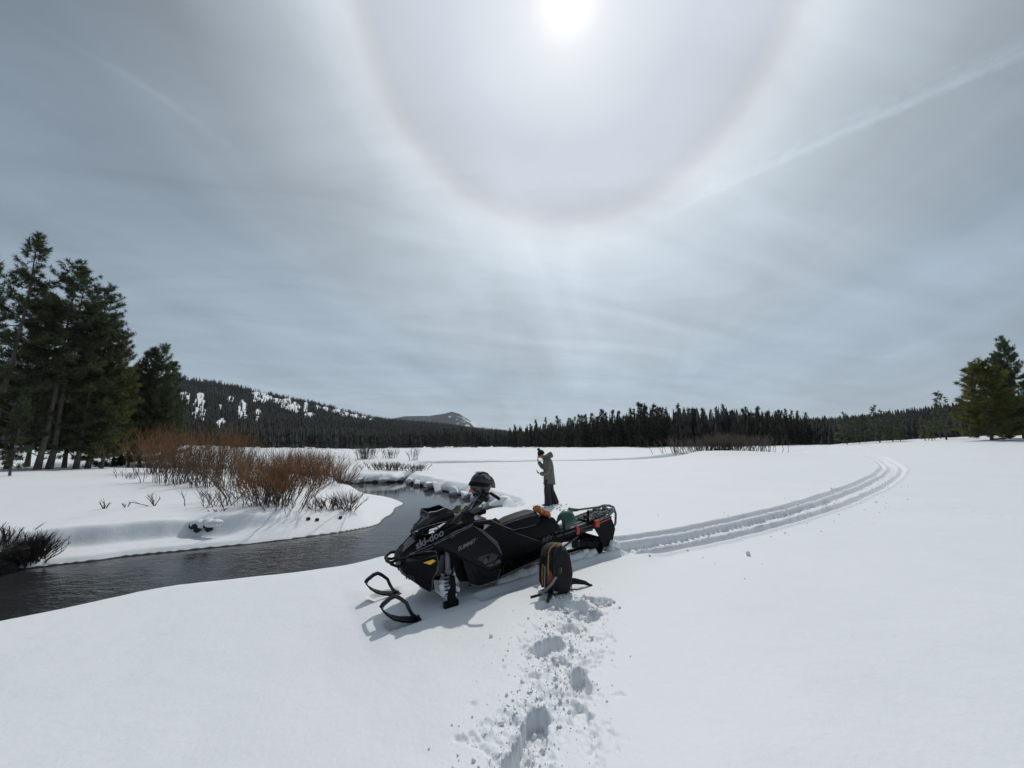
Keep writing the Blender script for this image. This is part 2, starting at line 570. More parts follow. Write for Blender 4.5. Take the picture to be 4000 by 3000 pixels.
def terrain_h(x, y, rough=True):
    """snow height, soil factor and the horizontal push of an overhanging bank"""
    r = np.hypot(x, y)
    s = (x - 1.7) * 0.86 + (y - 6.9) * 0.5
    zS = -0.62 * sstep(0, 1, np.clip((1.0 - s) / 10.0, 0, 1)) * sstep(34, 17, r)
    zR = zS.copy()
    az = np.arctan2(x, np.maximum(y, 1e-3))
    farm = sstep(25, 130, r)
    tilt = np.interp(az, [-1.0, -0.4, 0.0, 0.35, 0.7, 0.9, 1.1], [1.0, -0.9, -0.25, -0.1, 0.9, 2.9, 3.4])
    zR = zR + farm * tilt + 0.35 * fbm(x, y, 3, 0.035) * sstep(12, 40, r) + 0.07 * fbm(x + 40, y, 3, 0.22) + 0.010 * fbm(x, y + 60, 3, 1.7) * sstep(30, 14, r)
    # low rise in front of the willows on the right
    zR = zR + 0.55 * np.exp(-(((x - 25) / 8.5) ** 2 + ((y - 45) / 4.0) ** 2))
    zR = zR + 0.22 * np.exp(-(((x - 1.8) / 2.6) ** 2 + ((y - 13.2) / 2.4) ** 2))
    z = zR.copy()
    soil_shade = np.zeros_like(x)
    pushx, pushy = np.zeros_like(x), np.zeros_like(x)
    m = (r < 75) & (x < 12)
    if m.any():
        X, Y = x[m], y[m]
        d0, _, _ = poly_dist(X, Y, nearS)
        d1, _, _ = poly_dist(X, Y, steepS)
        d2, _, _ = poly_dist(X, Y, leftS)
        ins = inside(X, Y, RIVER)
        d = np.minimum(np.minimum(d0, d1), d2)
        sd = np.where(ins, -d, d)
        sd = sd + 0.10 * fbm(X, Y, 3, 1.1) * np.clip(d1 < d0, 0.5, 1.0) + 0.02 * fbm(X + 5, Y, 2, 2.7)
        w0, w1, w2 = 1 / (d0 + 0.05) ** 4, 1 / (d1 + 0.05) ** 4, 1 / (d2 + 0.05) ** 4
        W = w0 + w1 + w2
        w0, w1, w2 = w0 / W, w1 / W, w2 / W
        p = np.maximum(sd, 0)
        zl = zR[m]
        zB = zl - zS[m]
        lowb = -0.40 + 0.36 * sstep(0, 14, p) + 0.05 * fbm(X, Y, 3, 0.5)
        far_b = np.where(p > 0, lowb + (zB - lowb) * sstep(9, 26, p), lowb)
        # near bank rounds over steeply
        h0 = ZW + (zl - ZW) * (1 - np.exp(-p / 0.26))
        # steep broken bank
        lump = 0.16 * fbm(X * 1.0, Y, 3, 1.9)
        q1 = np.clip((p + lump) / 0.45, 0, 1)
        h1 = ZW + (far_b + 0.02 - ZW) * np.maximum(q1 ** 0.55, 0)
        # left bank: low shelf and scarp further left, gentle tongue to the right
        scw = sstep(-6.6, -8.2, X) * sstep(-13.5, -11.5, X)
        tongue = ZW + (far_b - ZW) * (1 - np.exp(-p / 0.95))
        sl = 0.10 * fbm(X, Y, 2, 0.9)
        sh0 = 0.10 * sstep(0.0, 0.2, p) + 0.12 * np.clip(p, 0, 1.1)
        shelf = ZW + sh0 + (far_b + 0.10 - ZW - sh0) * sstep(0.80, 1.22, p + 1.6 * sl)
        steepL = ZW + (far_b - ZW) * (1 - np.exp(-p / 0.4))
        h2 = tongue * (1 - scw) + shelf * scw
        h2 = np.where(X < -11.8, h2 * (1 - sstep(-11.8, -13.5, X)) + steepL * sstep(-11.8, -13.5, X), h2)
        lip = 0.07 * sstep(0.0, 0.14, sd)
        h2 = np.maximum(h2, ZW + lip)
        h = w0 * h0 + w1 * h1 + w2 * h2
        h = np.where(sd > 0, h, ZW - 0.45 * (1 - np.exp(sd / 0.35)))
        fade = sstep(26, 40, p)
        z[m] = h * (1 - fade) + (zl * w0 + zB * (1 - w0)) * fade
        sl_ = sstep(0.05, -0.01, sd) + 0.8 * sstep(ZW + 0.04, ZW + 0.01, h)
        soil_shade[m] = np.clip(sl_ * (w1 + w2 + 0.2 * w0), 0, 1)  # dark waterline strip: bank earth plus the painted shade of the undercut
        # hollow under the little mound on the left bank
        z[m] -= 0.10 * np.exp(-(((X + 8.6) / 0.75) ** 2 + ((Y - 10.9) / 0.30) ** 2))
        # overhang
        e = 0.02
        ov = w1 * 0.16 * sstep(ZW + 0.10, ZW + 0.22, h) * sstep(0.9, 0.0, p)
        # gradient of distance towards the water, from the nearest shore line
        k = ov > 1e-4
        if k.any():
            xs, ys = X[k], Y[k]
            dd = np.minimum(d1, d2)[k]
            gx = (np.minimum(poly_dist(xs + e, ys, steepS)[0], poly_dist(xs + e, ys, leftS)[0]) - dd) / e
            gy = (np.minimum(poly_dist(xs, ys + e, steepS)[0], poly_dist(xs, ys + e, leftS)[0]) - dd) / e
            ix = np.flatnonzero(m)[k]
            pushx[ix] = -gx * ov[k]
            pushy[ix] = -gy * ov[k]
    # distant side channels
    for path, w, dep in chanS:
        m = (r > 25) & (r < 75)
        d, off, arc = poly_dist(x[m], y[m], path)
        tot = np.hypot(*np.diff(path, axis=0).T).sum()
        endf = sstep(0, 3.0, arc) * sstep(0, 3.0, tot - arc)
        g = np.where(off > 0, sstep(w * 0.55, w * 0.35, d), sstep(w, w * 0.2, d))
        z[m] -= dep * endf * g
    # snowmobile trail
    m = (r < 105) & (x > 0.5)
    if rough and m.any():
        X, Y = x[m], y[m]
        d, off, arc = poly_dist(X, Y, trailS)
        nz = fbm(X, Y, 3, 7.0)
        off = off + 0.03 * fbm(X, Y, 2, 2.5)
        a = np.abs(off)
        wide = 1.0 + 0.35 * sstep(24, 38, arc)
        start = sstep(0.3, 0.9, arc)
        ski = sstep(0.15, 0.11, np.abs(a - 0.445)) * 0.115
        trk = sstep(0.25, 0.21, a) * (0.14 + 0.04 * nz + 0.025 * np.sin(arc * 2 * math.pi / 0.19))
        berm = 0.035 * np.exp(-((a - 0.62) / 0.06) ** 2) + 0.03 * np.exp(-((a - 0.30) / 0.04) ** 2) * (1 + 0.8 * nz)
        chop = 0.05 * fbm(X, Y, 3, 3.4) * sstep(0.75, 0.5, a / wide) * sstep(24, 36, arc)
        z[m] += (-(ski + trk) + berm + chop) * start * sstep(105, 65, r[m])
    # packed snow under the machine, grooves behind the skis
    fx, fy = math.cos(SLED_YAW), math.sin(SLED_YAW)
    lx = (x - SLED_O.x) * fx + (y - SLED_O.y) * fy
    lyy = -(x - SLED_O.x) * fy + (y - SLED_O.y) * fx
    m = (np.abs(lyy) < 1.2) & (lx > -3.9) & (lx < 1.0)
    if m.any():
        a, X = lyy[m], lx[m]
        z_t = SLED_O.z - X * math.sin(-SLED_PITCH) * 1.0
        z_t = SLED_O.z + X * math.sin(SLED_PITCH)
        wgt = sstep(1.15, 0.65, np.abs(a)) * sstep(-3.75, -3.2, X) * sstep(1.0, 0.7, X)
        zz = z[m] * (1 - wgt) + (z_t + 0.045 + 0.012 * fbm(x[m], y[m], 2, 3.0)) * wgt
        groove = sstep(0.14, 0.105, np.abs(np.abs(a) - 0.445)) * (0.012 + 0.05 * sstep(0.25, 0.45, X) + 0.10 * sstep(-0.42, -0.62, X)) * sstep(0.75, 0.62, X)
        trk = sstep(0.26, 0.21, np.abs(a)) * 0.10 * sstep(-0.6, -0.9, X)
        z[m] = zz - (groove + trk) * sstep(-3.75, -3.3, X)
    # foot holes
    if rough:
        kx = np.array(KICK)
        m = (r < 13.5) & (np.abs(x) < 3) & (y > 1.5)
        X, Y = x[m], y[m]
        dz = np.zeros_like(X)
        n1, n2 = fbm(X, Y, 4, 9.0), fbm(X + 31, Y, 3, 24.0)
        for hx, hy, a, b, th, dep in HOLES:
            c_, s_ = math.cos(th), math.sin(th)
            u = ((X - hx) * c_ + (Y - hy) * s_) / a
            v = (-(X - hx) * s_ + (Y - hy) * c_) / b
            q = (np.abs(u) ** 2.6 + np.abs(v) ** 2.6) ** (1 / 2.6) + 0.42 * n1 + 0.16 * n2
            core = sstep(1.06, 0.84, q)
            dz = np.minimum(dz, -0.78 * dep * core * (1 + 0.35 * n2 + 0.3 * n1))
            dz += 0.040 * np.exp(-((q - 1.22) / 0.16) ** 2) * (1 + 2.4 * n1) * (dep / 0.18)
        d, _, _ = poly_dist(X, Y, kx)
        dz += (0.035 * n1 + 0.030 * n2) * sstep(0.42, 0.12, d + 0.5 * n1)
        z[m] += dz
    return z, soil_shade, pushx, pushy


def ground_z(x, y):
    z, _, _, _ = terrain_h(np.array([float(x)]), np.array([float(y)]), rough=False)
    return float(z[0])


def build_ground():
    fine = np.radians(np.linspace(-63, 63, 930))
    rest = np.radians(np.linspace(63, 297, 70))[1:-1]
    az = np.concatenate([fine, rest])
    rr = [0.01, 0.25, 0.6, 1.0, 1.4]
    r = 1.7
    while r < 140:
        rr.append(r)
        r *= 1 + (0.0048 if r < 4.6 else 0.0046 if r < 50 else 0.012)
    while r < 5000:
        rr.append(r)
        r *= 1.12
    rr = np.array(rr)
    A, RR = np.meshgrid(az, rr)
    X, Y = RR * np.sin(A), RR * np.cos(A)
    x, y = X.ravel(), Y.ravel()
    z, soil_shade, px, py = terrain_h(x, y)
    v = np.stack([x + px, y + py, z], 1)
    nr, na = A.shape
    i = np.arange(nr - 1)[:, None] * na
    k = np.arange(na)[None, :]
    k2 = (k + 1) % na
    f = np.stack([i + k, i + k2, i + na + k2, i + na + k], -1).reshape(-1, 4)[:, ::-1]
    # centre fan
    v = np.vstack([v, [[0, 0, float(z[:na].mean())]]])
    me = np_mesh('snow_ground', v, f)
    at = me.attributes.new('soil_shade', 'FLOAT', 'POINT')
    at.data.foreach_set('value', np.concatenate([soil_shade, [0]]).astype(np.float32))
    set_smooth(me)
    return me


def snow_material():
    m = bpy.data.materials.new('snow')
    m.use_nodes = True
    N, L = m.node_tree.nodes, m.node_tree.links
    bs = N['Principled BSDF']
    bs.inputs['Roughness'].default_value = 0.6
    bs.inputs['Specular IOR Level'].default_value = 0.5
    tc = N.new('ShaderNodeTexCoord')

    def nz(scale, det, rough=0.55):
        n = N.new('ShaderNodeTexNoise')
        n.inputs['Scale'].default_value = scale
        n.inputs['Detail'].default_value = det
        n.inputs['Roughness'].default_value = rough
        L.new(tc.outputs['Object'], n.inputs['Vector'])
        return n.outputs['Fac']
    big = nz(0.35, 5)
    mx = N.new('ShaderNodeMix')
    mx.data_type = 'RGBA'
    mx.inputs[6].default_value = (0.765, 0.785, 0.81, 1)
    mx.inputs[7].default_value = (0.84, 0.852, 0.862, 1)
    L.new(big, mx.inputs[0])
    at = N.new('ShaderNodeAttribute')
    at.attribute_name = 'soil_shade'
    spk = nz(7.0, 6, 0.7)
    th = N.new('ShaderNodeMath')
    th.operation = 'MULTIPLY_ADD'
    L.new(spk, th.inputs[0])
    th.inputs[1].default_value = 1.2
    th.inputs[2].default_value = -0.6
    ad = N.new('ShaderNodeMath')
    ad.operation = 'ADD'
    L.new(at.outputs['Fac'], ad.inputs[0])
    mu = N.new('ShaderNodeMath')
    mu.operation = 'MULTIPLY'
    L.new(th.outputs[0], mu.inputs[0])
    L.new(at.outputs['Fac'], mu.inputs[1])
    L.new(mu.outputs[0], ad.inputs[1])
    mr = N.new('ShaderNodeMapRange')
    mr.inputs[1].default_value = 0.35
    mr.inputs[2].default_value = 0.6
    L.new(ad.outputs[0], mr.inputs[0])
    m2 = N.new('ShaderNodeMix')
    m2.data_type = 'RGBA'
    L.new(mr.outputs[0], m2.inputs[0])
    L.new(mx.outputs[2], m2.inputs[6])
    m2.inputs[7].default_value = (0.022, 0.019, 0.016, 1)  # earth colour that also paints the black gap below overhanging snow
    L.new(m2.outputs[2], bs.inputs['Base Color'])
    # fine relief: wind crust and grain
    b1, b2, b3 = nz(1.6, 5), nz(22.0, 4), nz(150.0, 3)
    last = None
    for src, dist, st in ((b1, 0.05, 0.5), (b2, 0.006, 0.55), (b3, 0.002, 0.30)):
        bp = N.new('ShaderNodeBump')
        bp.inputs['Strength'].default_value = st
        bp.inputs['Distance'].default_value = dist
        L.new(src, bp.inputs['Height'])
        if last is not None:
            L.new(last, bp.inputs['Normal'])
        last = bp.outputs[0]
    L.new(last, bs.inputs['Normal'])
    return m


def water_material():
    m = bpy.data.materials.new('river_water')
    m.use_nodes = True
    N, L = m.node_tree.nodes, m.node_tree.links
    bs = N['Principled BSDF']
    bs.inputs['Base Color'].default_value = (0.026, 0.028, 0.028, 1)
    bs.inputs['Roughness'].default_value = 0.06
    bs.inputs['IOR'].default_value = 1.333
    tc = N.new('ShaderNodeTexCoord')
    mp = N.new('ShaderNodeMapping')
    mp.inputs['Rotation'].default_value = (0, 0, R_(-35))
    mp.inputs['Scale'].default_value = (1.0, 2.2, 1)
    L.new(tc.outputs['Object'], mp.inputs[0])
    patch = N.new('ShaderNodeTexNoise')
    patch.inputs['Scale'].default_value = 0.35
    patch.inputs['Detail'].default_value = 3
    L.new(tc.outputs['Object'], patch.inputs['Vector'])
    # calmer away in the pool, quick and rippled in the bend nearby
    sp = N.new('ShaderNodeSeparateXYZ')
    L.new(tc.outputs['Object'], sp.inputs[0])
    calm = N.new('ShaderNodeMapRange')
    calm.inputs[1].default_value = 9.5
    calm.inputs[2].default_value = 14.0
    calm.inputs[3].default_value = 1.0
    calm.inputs[4].default_value = 0.10
    L.new(sp.outputs[1], calm.inputs[0])
    pm = N.new('ShaderNodeMapRange')
    pm.inputs[1].default_value = 0.35
    pm.inputs[2].default_value = 0.65
    pm.inputs[3].default_value = 0.12
    pm.inputs[4].default_value = 1.15
    L.new(patch.outputs['Fac'], pm.inputs[0])
    st = N.new('ShaderNodeMath')
    st.operation = 'MULTIPLY'
    L.new(calm.outputs[0], st.inputs[0])
    L.new(pm.outputs[0], st.inputs[1])
    last = None
    for sc, dist, det in ((2.2, 0.030, 3), (8.0, 0.010, 3)):
        n = N.new('ShaderNodeTexNoise')
        n.inputs['Scale'].default_value = sc
        n.inputs['Detail'].default_value = det
        n.inputs['Distortion'].default_value = 0.8
        L.new(mp.outputs[0], n.inputs['Vector'])
        bp = N.new('ShaderNodeBump')
        bp.inputs['Distance'].default_value = dist
        L.new(st.outputs[0], bp.inputs['Strength'])
        L.new(n.outputs['Fac'], bp.inputs['Height'])
        if last is not None:
            L.new(last, bp.inputs['Normal'])
        last = bp.outputs[0]
    L.new(last, bs.inputs['Normal'])
    return m


SNOW = snow_material()
g = obj('snow_ground', build_ground(), None, SNOW)
g['kind'] = 'structure'
wm = MB()
wm.add([(-60, -20, ZW), (12, -20, ZW), (12, 42, ZW), (-60, 42, ZW)], [(0, 1, 2, 3)])
w = wm.build('river_water', water_material())
w['kind'] = 'structure'

FLOOR = material('forest_floor', (0.03, 0.03, 0.028), 0.9, var=0.3, vscale=0.05)


def hill_material(name, dark):
    m = bpy.data.materials.new(name)
    m.use_nodes = True
    N, L = m.node_tree.nodes, m.node_tree.links
    bs = N['Principled BSDF']
    bs.inputs['Roughness'].default_value = 0.9
    bs.inputs['Specular IOR Level'].default_value = 0.1
    at = N.new('ShaderNodeAttribute')
    at.attribute_name = 'open'
    tc = N.new('ShaderNodeTexCoord')
    n = N.new('ShaderNodeTexNoise')
    n.inputs['Scale'].default_value = 0.045
    n.inputs['Detail'].default_value = 7
    n.inputs['Roughness'].default_value = 0.7
    L.new(tc.outputs['Object'], n.inputs['Vector'])
    ad = N.new('ShaderNodeMath')
    ad.operation = 'ADD'
    L.new(at.outputs['Fac'], ad.inputs[0])
    L.new(n.outputs['Fac'], ad.inputs[1])
    mr = N.new('ShaderNodeMapRange')
    mr.inputs[1].default_value = 0.95
    mr.inputs[2].default_value = 1.05
    L.new(ad.outputs[0], mr.inputs[0])
    mx = N.new('ShaderNodeMix')
    mx.data_type = 'RGBA'
    L.new(mr.outputs[0], mx.inputs[0])
    mx.inputs[6].default_value = (*dark, 1)
    mx.inputs[7].default_value = (0.8, 0.83, 0.86, 1)
    L.new(mx.outputs[2], bs.inputs['Base Color'])
    return m


def elev(px_v, px_u):
    """bearing and slope (rise over run) of a skyline point seen from the meadow"""
    xc, yc = (px_u - 2000) / 1446.7, (1500 - px_v) / 1446.7
    c, s = math.cos(R_(8.8)), math.sin(R_(8.8))
    X, Y, Z = xc, c - yc * s, s + yc * c
    return math.atan2(X, Y), Z / math.hypot(X, Y)


def open_left(az, slope):
    """glades on the western hill: 1 where the trees are gone"""
    q = fbm(az * 55, slope * 160, 4, 1.0)
    o = np.zeros_like(az)
    for u, v, wu, wv in GLADES:
        a0, s0 = elev(v, u)
        a1, _ = elev(v, u + wu)
        _, s1 = elev(v - wv, u)
        e = np.exp(-((az - a0) / (a1 - a0)) ** 2 - ((slope - s0) / (s1 - s0)) ** 2)
        o = np.maximum(o, np.minimum(1.0, e * 1.5))
    return np.clip(o * 1.1 + 1.1 * q * (0.2 + o), 0, 1)


GLADES = [(777, 1585, 20, 44), (790, 1620, 14, 22), (945, 1602, 18, 36), (962, 1640, 12, 14), (1005, 1630, 13, 26), (1000, 1552, 22, 20), (1040, 1556, 22, 18), (1081, 1566, 14, 12), (1120, 1585, 22, 24), (1150, 1594, 24, 28), (1195, 1592, 10, 18),
          (1240, 1592, 14, 9), (1275, 1598, 16, 8), (1315, 1606, 14, 9), (1345, 1616, 18, 10), (1385, 1626, 18, 9), (1420, 1633, 12, 7), (1450, 1640, 10, 6), (1208, 1620, 20, 10), (866, 1650, 18, 18), (720, 1560, 24, 30), (900, 1560, 12, 10), (860, 1590, 10, 10)]

HILLS = {
    'west_hill': dict(sky=[(-1.25, 0.17), elev(1440, 0), elev(1448, 350), elev(1462, 690), elev(1475, 830), elev(1498, 940), elev(1524, 1050), elev(1547, 1160), elev(1568, 1260), elev(1592, 1350),
                           elev(1614, 1430), elev(1626, 1500), elev(1636, 1600), elev(1650, 1750), elev(1670, 1900), elev(1684, 2050), elev(1700, 2400)],
                      dist=[(-1.25, 700), (-0.9, 760), (-0.4, 1150), (0.0, 1500), (0.3, 1500)], base=190, z0=-1.5, open=open_left),
    'east_hill': dict(sky=[elev(1684, 2350), elev(1654, 2600), elev(1644, 2800), elev(1637, 2900), elev(1630, 3000), elev(1623, 3100), elev(1613, 3250), elev(1598, 3400), elev(1578, 3550), elev(1555, 3700), elev(1543, 3780),
                           elev(1509, 4000), (1.15, 0.19)],
                      dist=[(0.2, 900), (0.55, 700), (0.9, 520), (1.2, 500)], base=190, z0=0.5, open=None),
    'far_mountain': dict(sky=[elev(1700, 1430), elev(1640, 1500), elev(1626, 1580), elev(1624, 1680), elev(1616, 1735), elev(1608, 1765), elev(1616, 1793), elev(1637, 1830), elev(1657, 1865), elev(1672, 1900), elev(1690, 2000)],
                         dist=[(-0.5, 4600), (0.1, 4600)], base=3300, z0=-20, open=None),
}


def build_hill(name, H, ncol, nrow):
    a, sl = zip(*H['sky'])
    az = np.linspace(a[0], a[-1], ncol)
    slope = np.interp(az, a, sl)
    da, dd = zip(*H['dist'])
    D = np.interp(az, da, dd)
    tree = 0.0 if name == 'far_mountain' else 9.0
    crest = CAM_Z + slope * D - tree
    t = np.concatenate([np.linspace(0, 1, nrow), [1.08, 1.25, 1.6]])
    T, AZ = np.meshgrid(t, az, indexing='ij')
    Dc, Cr = D[None, :] + 0 * T, crest[None, :] + 0 * T
    b = H['base']
    r = b + (Dc - b) * T
    up = np.clip(T, 0, 1)
    prof = 0.18 * up + 0.82 * up ** 1.6 if name != 'far_mountain' else up
    z = H['z0'] + (Cr - H['z0']) * prof
    z = np.where(T > 1, Cr - (T - 1) * 0.35 * Cr, z)
    z += (0.05 * Cr * fbm(AZ * 14, T * 5, 4, 1.0)) * np.sin(np.pi * np.clip(up, 0, 1)) * (1.0 if name != 'far_mountain' else 1.8)
    X, Y = r * np.sin(AZ), r * np.cos(AZ)
    v = np.stack([X.ravel(), Y.ravel(), z.ravel()], 1)
    nr, na = T.shape
    i = np.arange(nr - 1)[:, None] * na
    k = np.arange(na - 1)[None, :]
    f = np.stack([i + k, i + na + k, i + na + k + 1, i + k + 1], -1).reshape(-1, 4)[:, ::-1]
    me = np_mesh(name, v, f)
    if H['open'] is not None:
        op = H['open'](AZ, (z - CAM_Z) / r)
    elif name == 'far_mountain':
        op = np.clip(0.10 + 0.45 * sstep(-0.155, -0.13, AZ) * sstep(0.3, 0.7, T) + 0.7 * fbm(AZ * 60, T * 14, 4, 1.0), 0, 0.62)
    else:
        op = np.clip(0.05 + 0.5 * fbm(AZ * 30, T * 9, 3, 1.0), 0, 0.5) * 0.6
    at = me.attributes.new('open', 'FLOAT', 'POINT')
    at.data.foreach_set('value', op.ravel().astype(np.float32))
    set_smooth(me)
    dark = (0.024, 0.027, 0.026) if name != 'far_mountain' else (0.032, 0.038, 0.046)
    o = obj(name, me, None, hill_material(name + '_cover', dark))
    o['kind'] = 'structure'
    return az, t, X, Y, z, op


HG = {n: build_hill(n, H, 420, 90) for n, H in HILLS.items()}

# ------------------------------------------------------------------ trees and shrubs
BARK = material('pine_bark', (0.10, 0.085, 0.07), 0.9, var=0.35, vscale=3.0, bump=0.6, bscale=9.0)
BARK_D = material('dark_bark', (0.06, 0.05, 0.045), 0.9, var=0.3, vscale=3.0)
NEEDLE = material('pine_needles', (0.060, 0.080, 0.036), 0.6, var=0.45, vscale=0.6, randv=0.22, spec=0.3, transl=0.35)
NEEDLE_Y = material('yellow_green_needles', (0.115, 0.120, 0.032), 0.6, var=0.4, vscale=0.7, randv=0.12, spec=0.3, transl=0.4)  # foliage of the yellow-green pines
NEEDLE_F = material('forest_needles', (0.046, 0.054, 0.040), 0.75, var=0.4, vscale=0.35, randv=0.35, spec=0.2, transl=0.25)
NEEDLE_H = material('hillside_needles', (0.040, 0.044, 0.040), 0.85, var=0.45, vscale=0.02, spec=0.1)


def unit(a):
    return a / (np.linalg.norm(a, axis=-1, keepdims=True) + 1e-9)


def blades(c, d, K, L, W, rs, up=0.25, spread=0.8):
    """K slim needles-tuft triangles round each centre"""
    n = len(c)
    C = np.repeat(c, K, 0)
    D = np.repeat(d, K, 0)
    u = unit(rs.normal(size=(n * K, 3)))
    dir_ = unit(D * 0.6 + u * spread + np.array([0, 0, up]))
    side = unit(np.cross(dir_, rs.normal(size=(n * K, 3))))
    ll = L * rs.uniform(0.6, 1.15, (n * K, 1))
    st = C + u * L * 0.12
    a = st - side * W * 0.5
    b = st + side * W * 0.5
    e = st + dir_ * ll
    v = np.stack([a, b, e], 1).reshape(-1, 3)
    f = np.arange(len(v)).reshape(-1, 3)
    return v, f


def tri_tubes(paths, r0, r1):
    """many thin three-sided twigs: paths (n,k,3), radii (n,) at base and tip"""
    n, k, _ = paths.shape
    t = unit(np.gradient(paths, axis=1))
    e = unit(np.cross(t, np.array([0.31, 0.22, 0.1]) + 0 * t))
    g = np.cross(t, e)
    q = np.linspace(0, 1, k)[None, :, None]
    r = r0[:, None, None] * (1 - q) + r1[:, None, None] * q
    rings = np.stack([paths + r * (e * math.cos(a) + g * math.sin(a)) for a in (0, 2.094, 4.189)], 2)
    v = rings.reshape(-1, 3)
    base = (np.arange(n)[:, None, None] * k + np.arange(k - 1)[None, :, None]) * 3
    j = np.arange(3)[None, None, :]
    j2 = (j + 1) % 3
    f = np.stack([base + j, base + j2, base + 3 + j2, base + 3 + j], -1).reshape(-1, 4)
    return v, f


def pine_meshes(h, cb, R, seed, dens=1.0, rnd=0.5, L=0.33, W=0.05, K=11, asym=0.0, forks=0):
    """trunk and crown of a pine: whorled limbs that sweep up, tufted towards the tips"""
    rs = np.random.RandomState(seed)
    zz = np.linspace(0, h * 0.985, 12)
    sway = np.cumsum(rs.normal(0, 0.05, (12, 2)), 0) * (h / 16)
    sway -= sway[0]
    r0 = 0.0105 * h + 0.04
    tr = MB()
    path = [Vector((sway[i, 0], sway[i, 1], zz[i] - (0.3 if i == 0 else 0))) for i in range(12)]
    rad = [r0 * (1.35 if i == 0 else 1 - 0.93 * (zz[i] / h) ** 0.9) for i in range(12)]
    tr.tube(path, rad, 8)
    nb = int(100 * dens * (h / 16) ** 0.7 * (1 - cb) / 0.7)
    t = np.sort(rs.uniform(0, 1, nb)) ** 0.92
    z = (cb + (0.985 - cb) * t) * h
    gap = 0.034 * h
    z = np.round(z / gap) * gap + rs.normal(0, 0.09, nb)          # limbs stand in whorls
    z = np.minimum(z, 0.985 * h)
    t = np.clip((z / h - cb) / (0.985 - cb), 0, 1)
    prof = (1 - t ** (1.6 + rnd * 1.6)) ** (0.75) * (0.62 + 0.38 * np.sin(np.pi * np.clip(t * 0.8 + 0.22, 0, 1)))
    ln = R * (prof + 0.10) * rs.uniform(0.55, 1.15, nb)
    az = np.arange(nb) * 2.39996 + rs.uniform(-0.5, 0.5, nb)
    ln *= 1 + asym * np.cos(az)
    k = 5
    q = np.linspace(0, 1, k)
    bx, by = np.interp(z, zz, sway[:, 0]), np.interp(z, zz, sway[:, 1])
    lift = (0.10 + 0.55 * t)[:, None] * ln[:, None]
    sag = (0.30 * (1 - t))[:, None] * ln[:, None]
    px = bx[:, None] + np.cos(az)[:, None] * ln[:, None] * q
    py = by[:, None] + np.sin(az)[:, None] * ln[:, None] * q
    pz = z[:, None] - sag * np.sin(q * 2.2) + lift * q ** 1.8
    P = np.stack([px, py, pz], -1)
    bv, bf = tri_tubes(P, 0.012 + 0.016 * ln, np.full(nb, 0.006))
    # tufts on side shoots
    cs, ds = [], []
    for i in range(nb):
        nt = max(4, int(ln[i] * 10.5 * dens))
        s = rs.uniform(0.22, 1.0, nt) ** 0.75
        s[0] = 1.0
        idx = s * (k - 1)
        a = np.clip(idx.astype(int), 0, k - 2)
        w = (idx - a)[:, None]
        c = P[i, a] * (1 - w) + P[i, a + 1] * w
        out = np.array([math.cos(az[i]), math.sin(az[i]), 0.15])
        lat = np.array([-math.sin(az[i]), math.cos(az[i]), 0.0])
        off = rs.normal(0, 1, (nt, 1)) * 0.17 * ln[i] * (1.25 - s)[:, None]
        c = c + lat * off + np.stack([0 * s, 0 * s, rs.normal(0.04, 0.055, nt)], 1)
        cs.append(c)
        ds.append(unit(out + lat * np.sign(off) * 0.5 + rs.normal(0, 0.2, (nt, 3))))
    # leader
    cs.append(np.stack([np.full(10, sway[-1, 0]), np.full(10, sway[-1, 1]), h * np.linspace(0.93, 1.0, 10)], 1) + rs.normal(0, 0.06, (10, 3)))
    ds.append(np.tile([[0, 0, 1.0]], (10, 1)))
    lv, lf = blades(np.vstack(cs), np.vstack(ds), K, L, W, rs)
    return tr, (bv, bf), (lv, lf)


def joined(name, tri, quad, mats):
    """needles (triangles) and limbs (quads) of one crown in one mesh"""
    (bv, bf), (lv, lf) = quad, tri
    me = bpy.data.meshes.new(name)
    v = np.vstack([bv, lv]).astype(np.float32)
    me.vertices.add(len(v))
    me.vertices.foreach_set('co', v.ravel())
    nl = bf.size + lf.size
    me.loops.add(nl)
    me.loops.foreach_set('vertex_index', np.concatenate([bf.ravel(), lf.ravel() + len(bv)]).astype(np.int32))
    me.polygons.add(len(bf) + len(lf))
    starts = np.concatenate([np.arange(len(bf)) * 4, bf.size + np.arange(len(lf)) * 3]).astype(np.int32)
    me.polygons.foreach_set('loop_start', starts)
    me.materials.append(mats[0])
    me.materials.append(mats[1])
    me.polygons.foreach_set('material_index', np.concatenate([np.zeros(len(bf)), np.ones(len(lf))]).astype(np.int32))
    me.update(calc_edges=True)
    return me


def tree_proto(h, cb, R, seed, needle, bark=None, **kw):
    tr, br, lf = pine_meshes(h, cb, R, seed, **kw)
    bark = bark or BARK
    tm = bpy.data.meshes.new('trunk')
    tm.from_pydata(tr.v, [], tr.f)
    tm.materials.append(bark)
    set_smooth(tm)
    return h, tm, joined('crown', lf, br, (bark, needle))


def plant_tree(name, proto, loc, height, rz, label, cat='tree', group=None, wide=1.0):
    h, tm, cm = proto
    s = height / h
    o = thing(name, label, cat, loc, rz, group)
    o.scale = (s * wide, s * wide, s)
    obj('trunk', tm, o)
    obj('crown', cm, o)
    return o


def at_bearing(u, r):
    a = math.atan2((u - 2000) / 1446.7, 1.02)
    return r * math.sin(a), r * math.cos(a), a


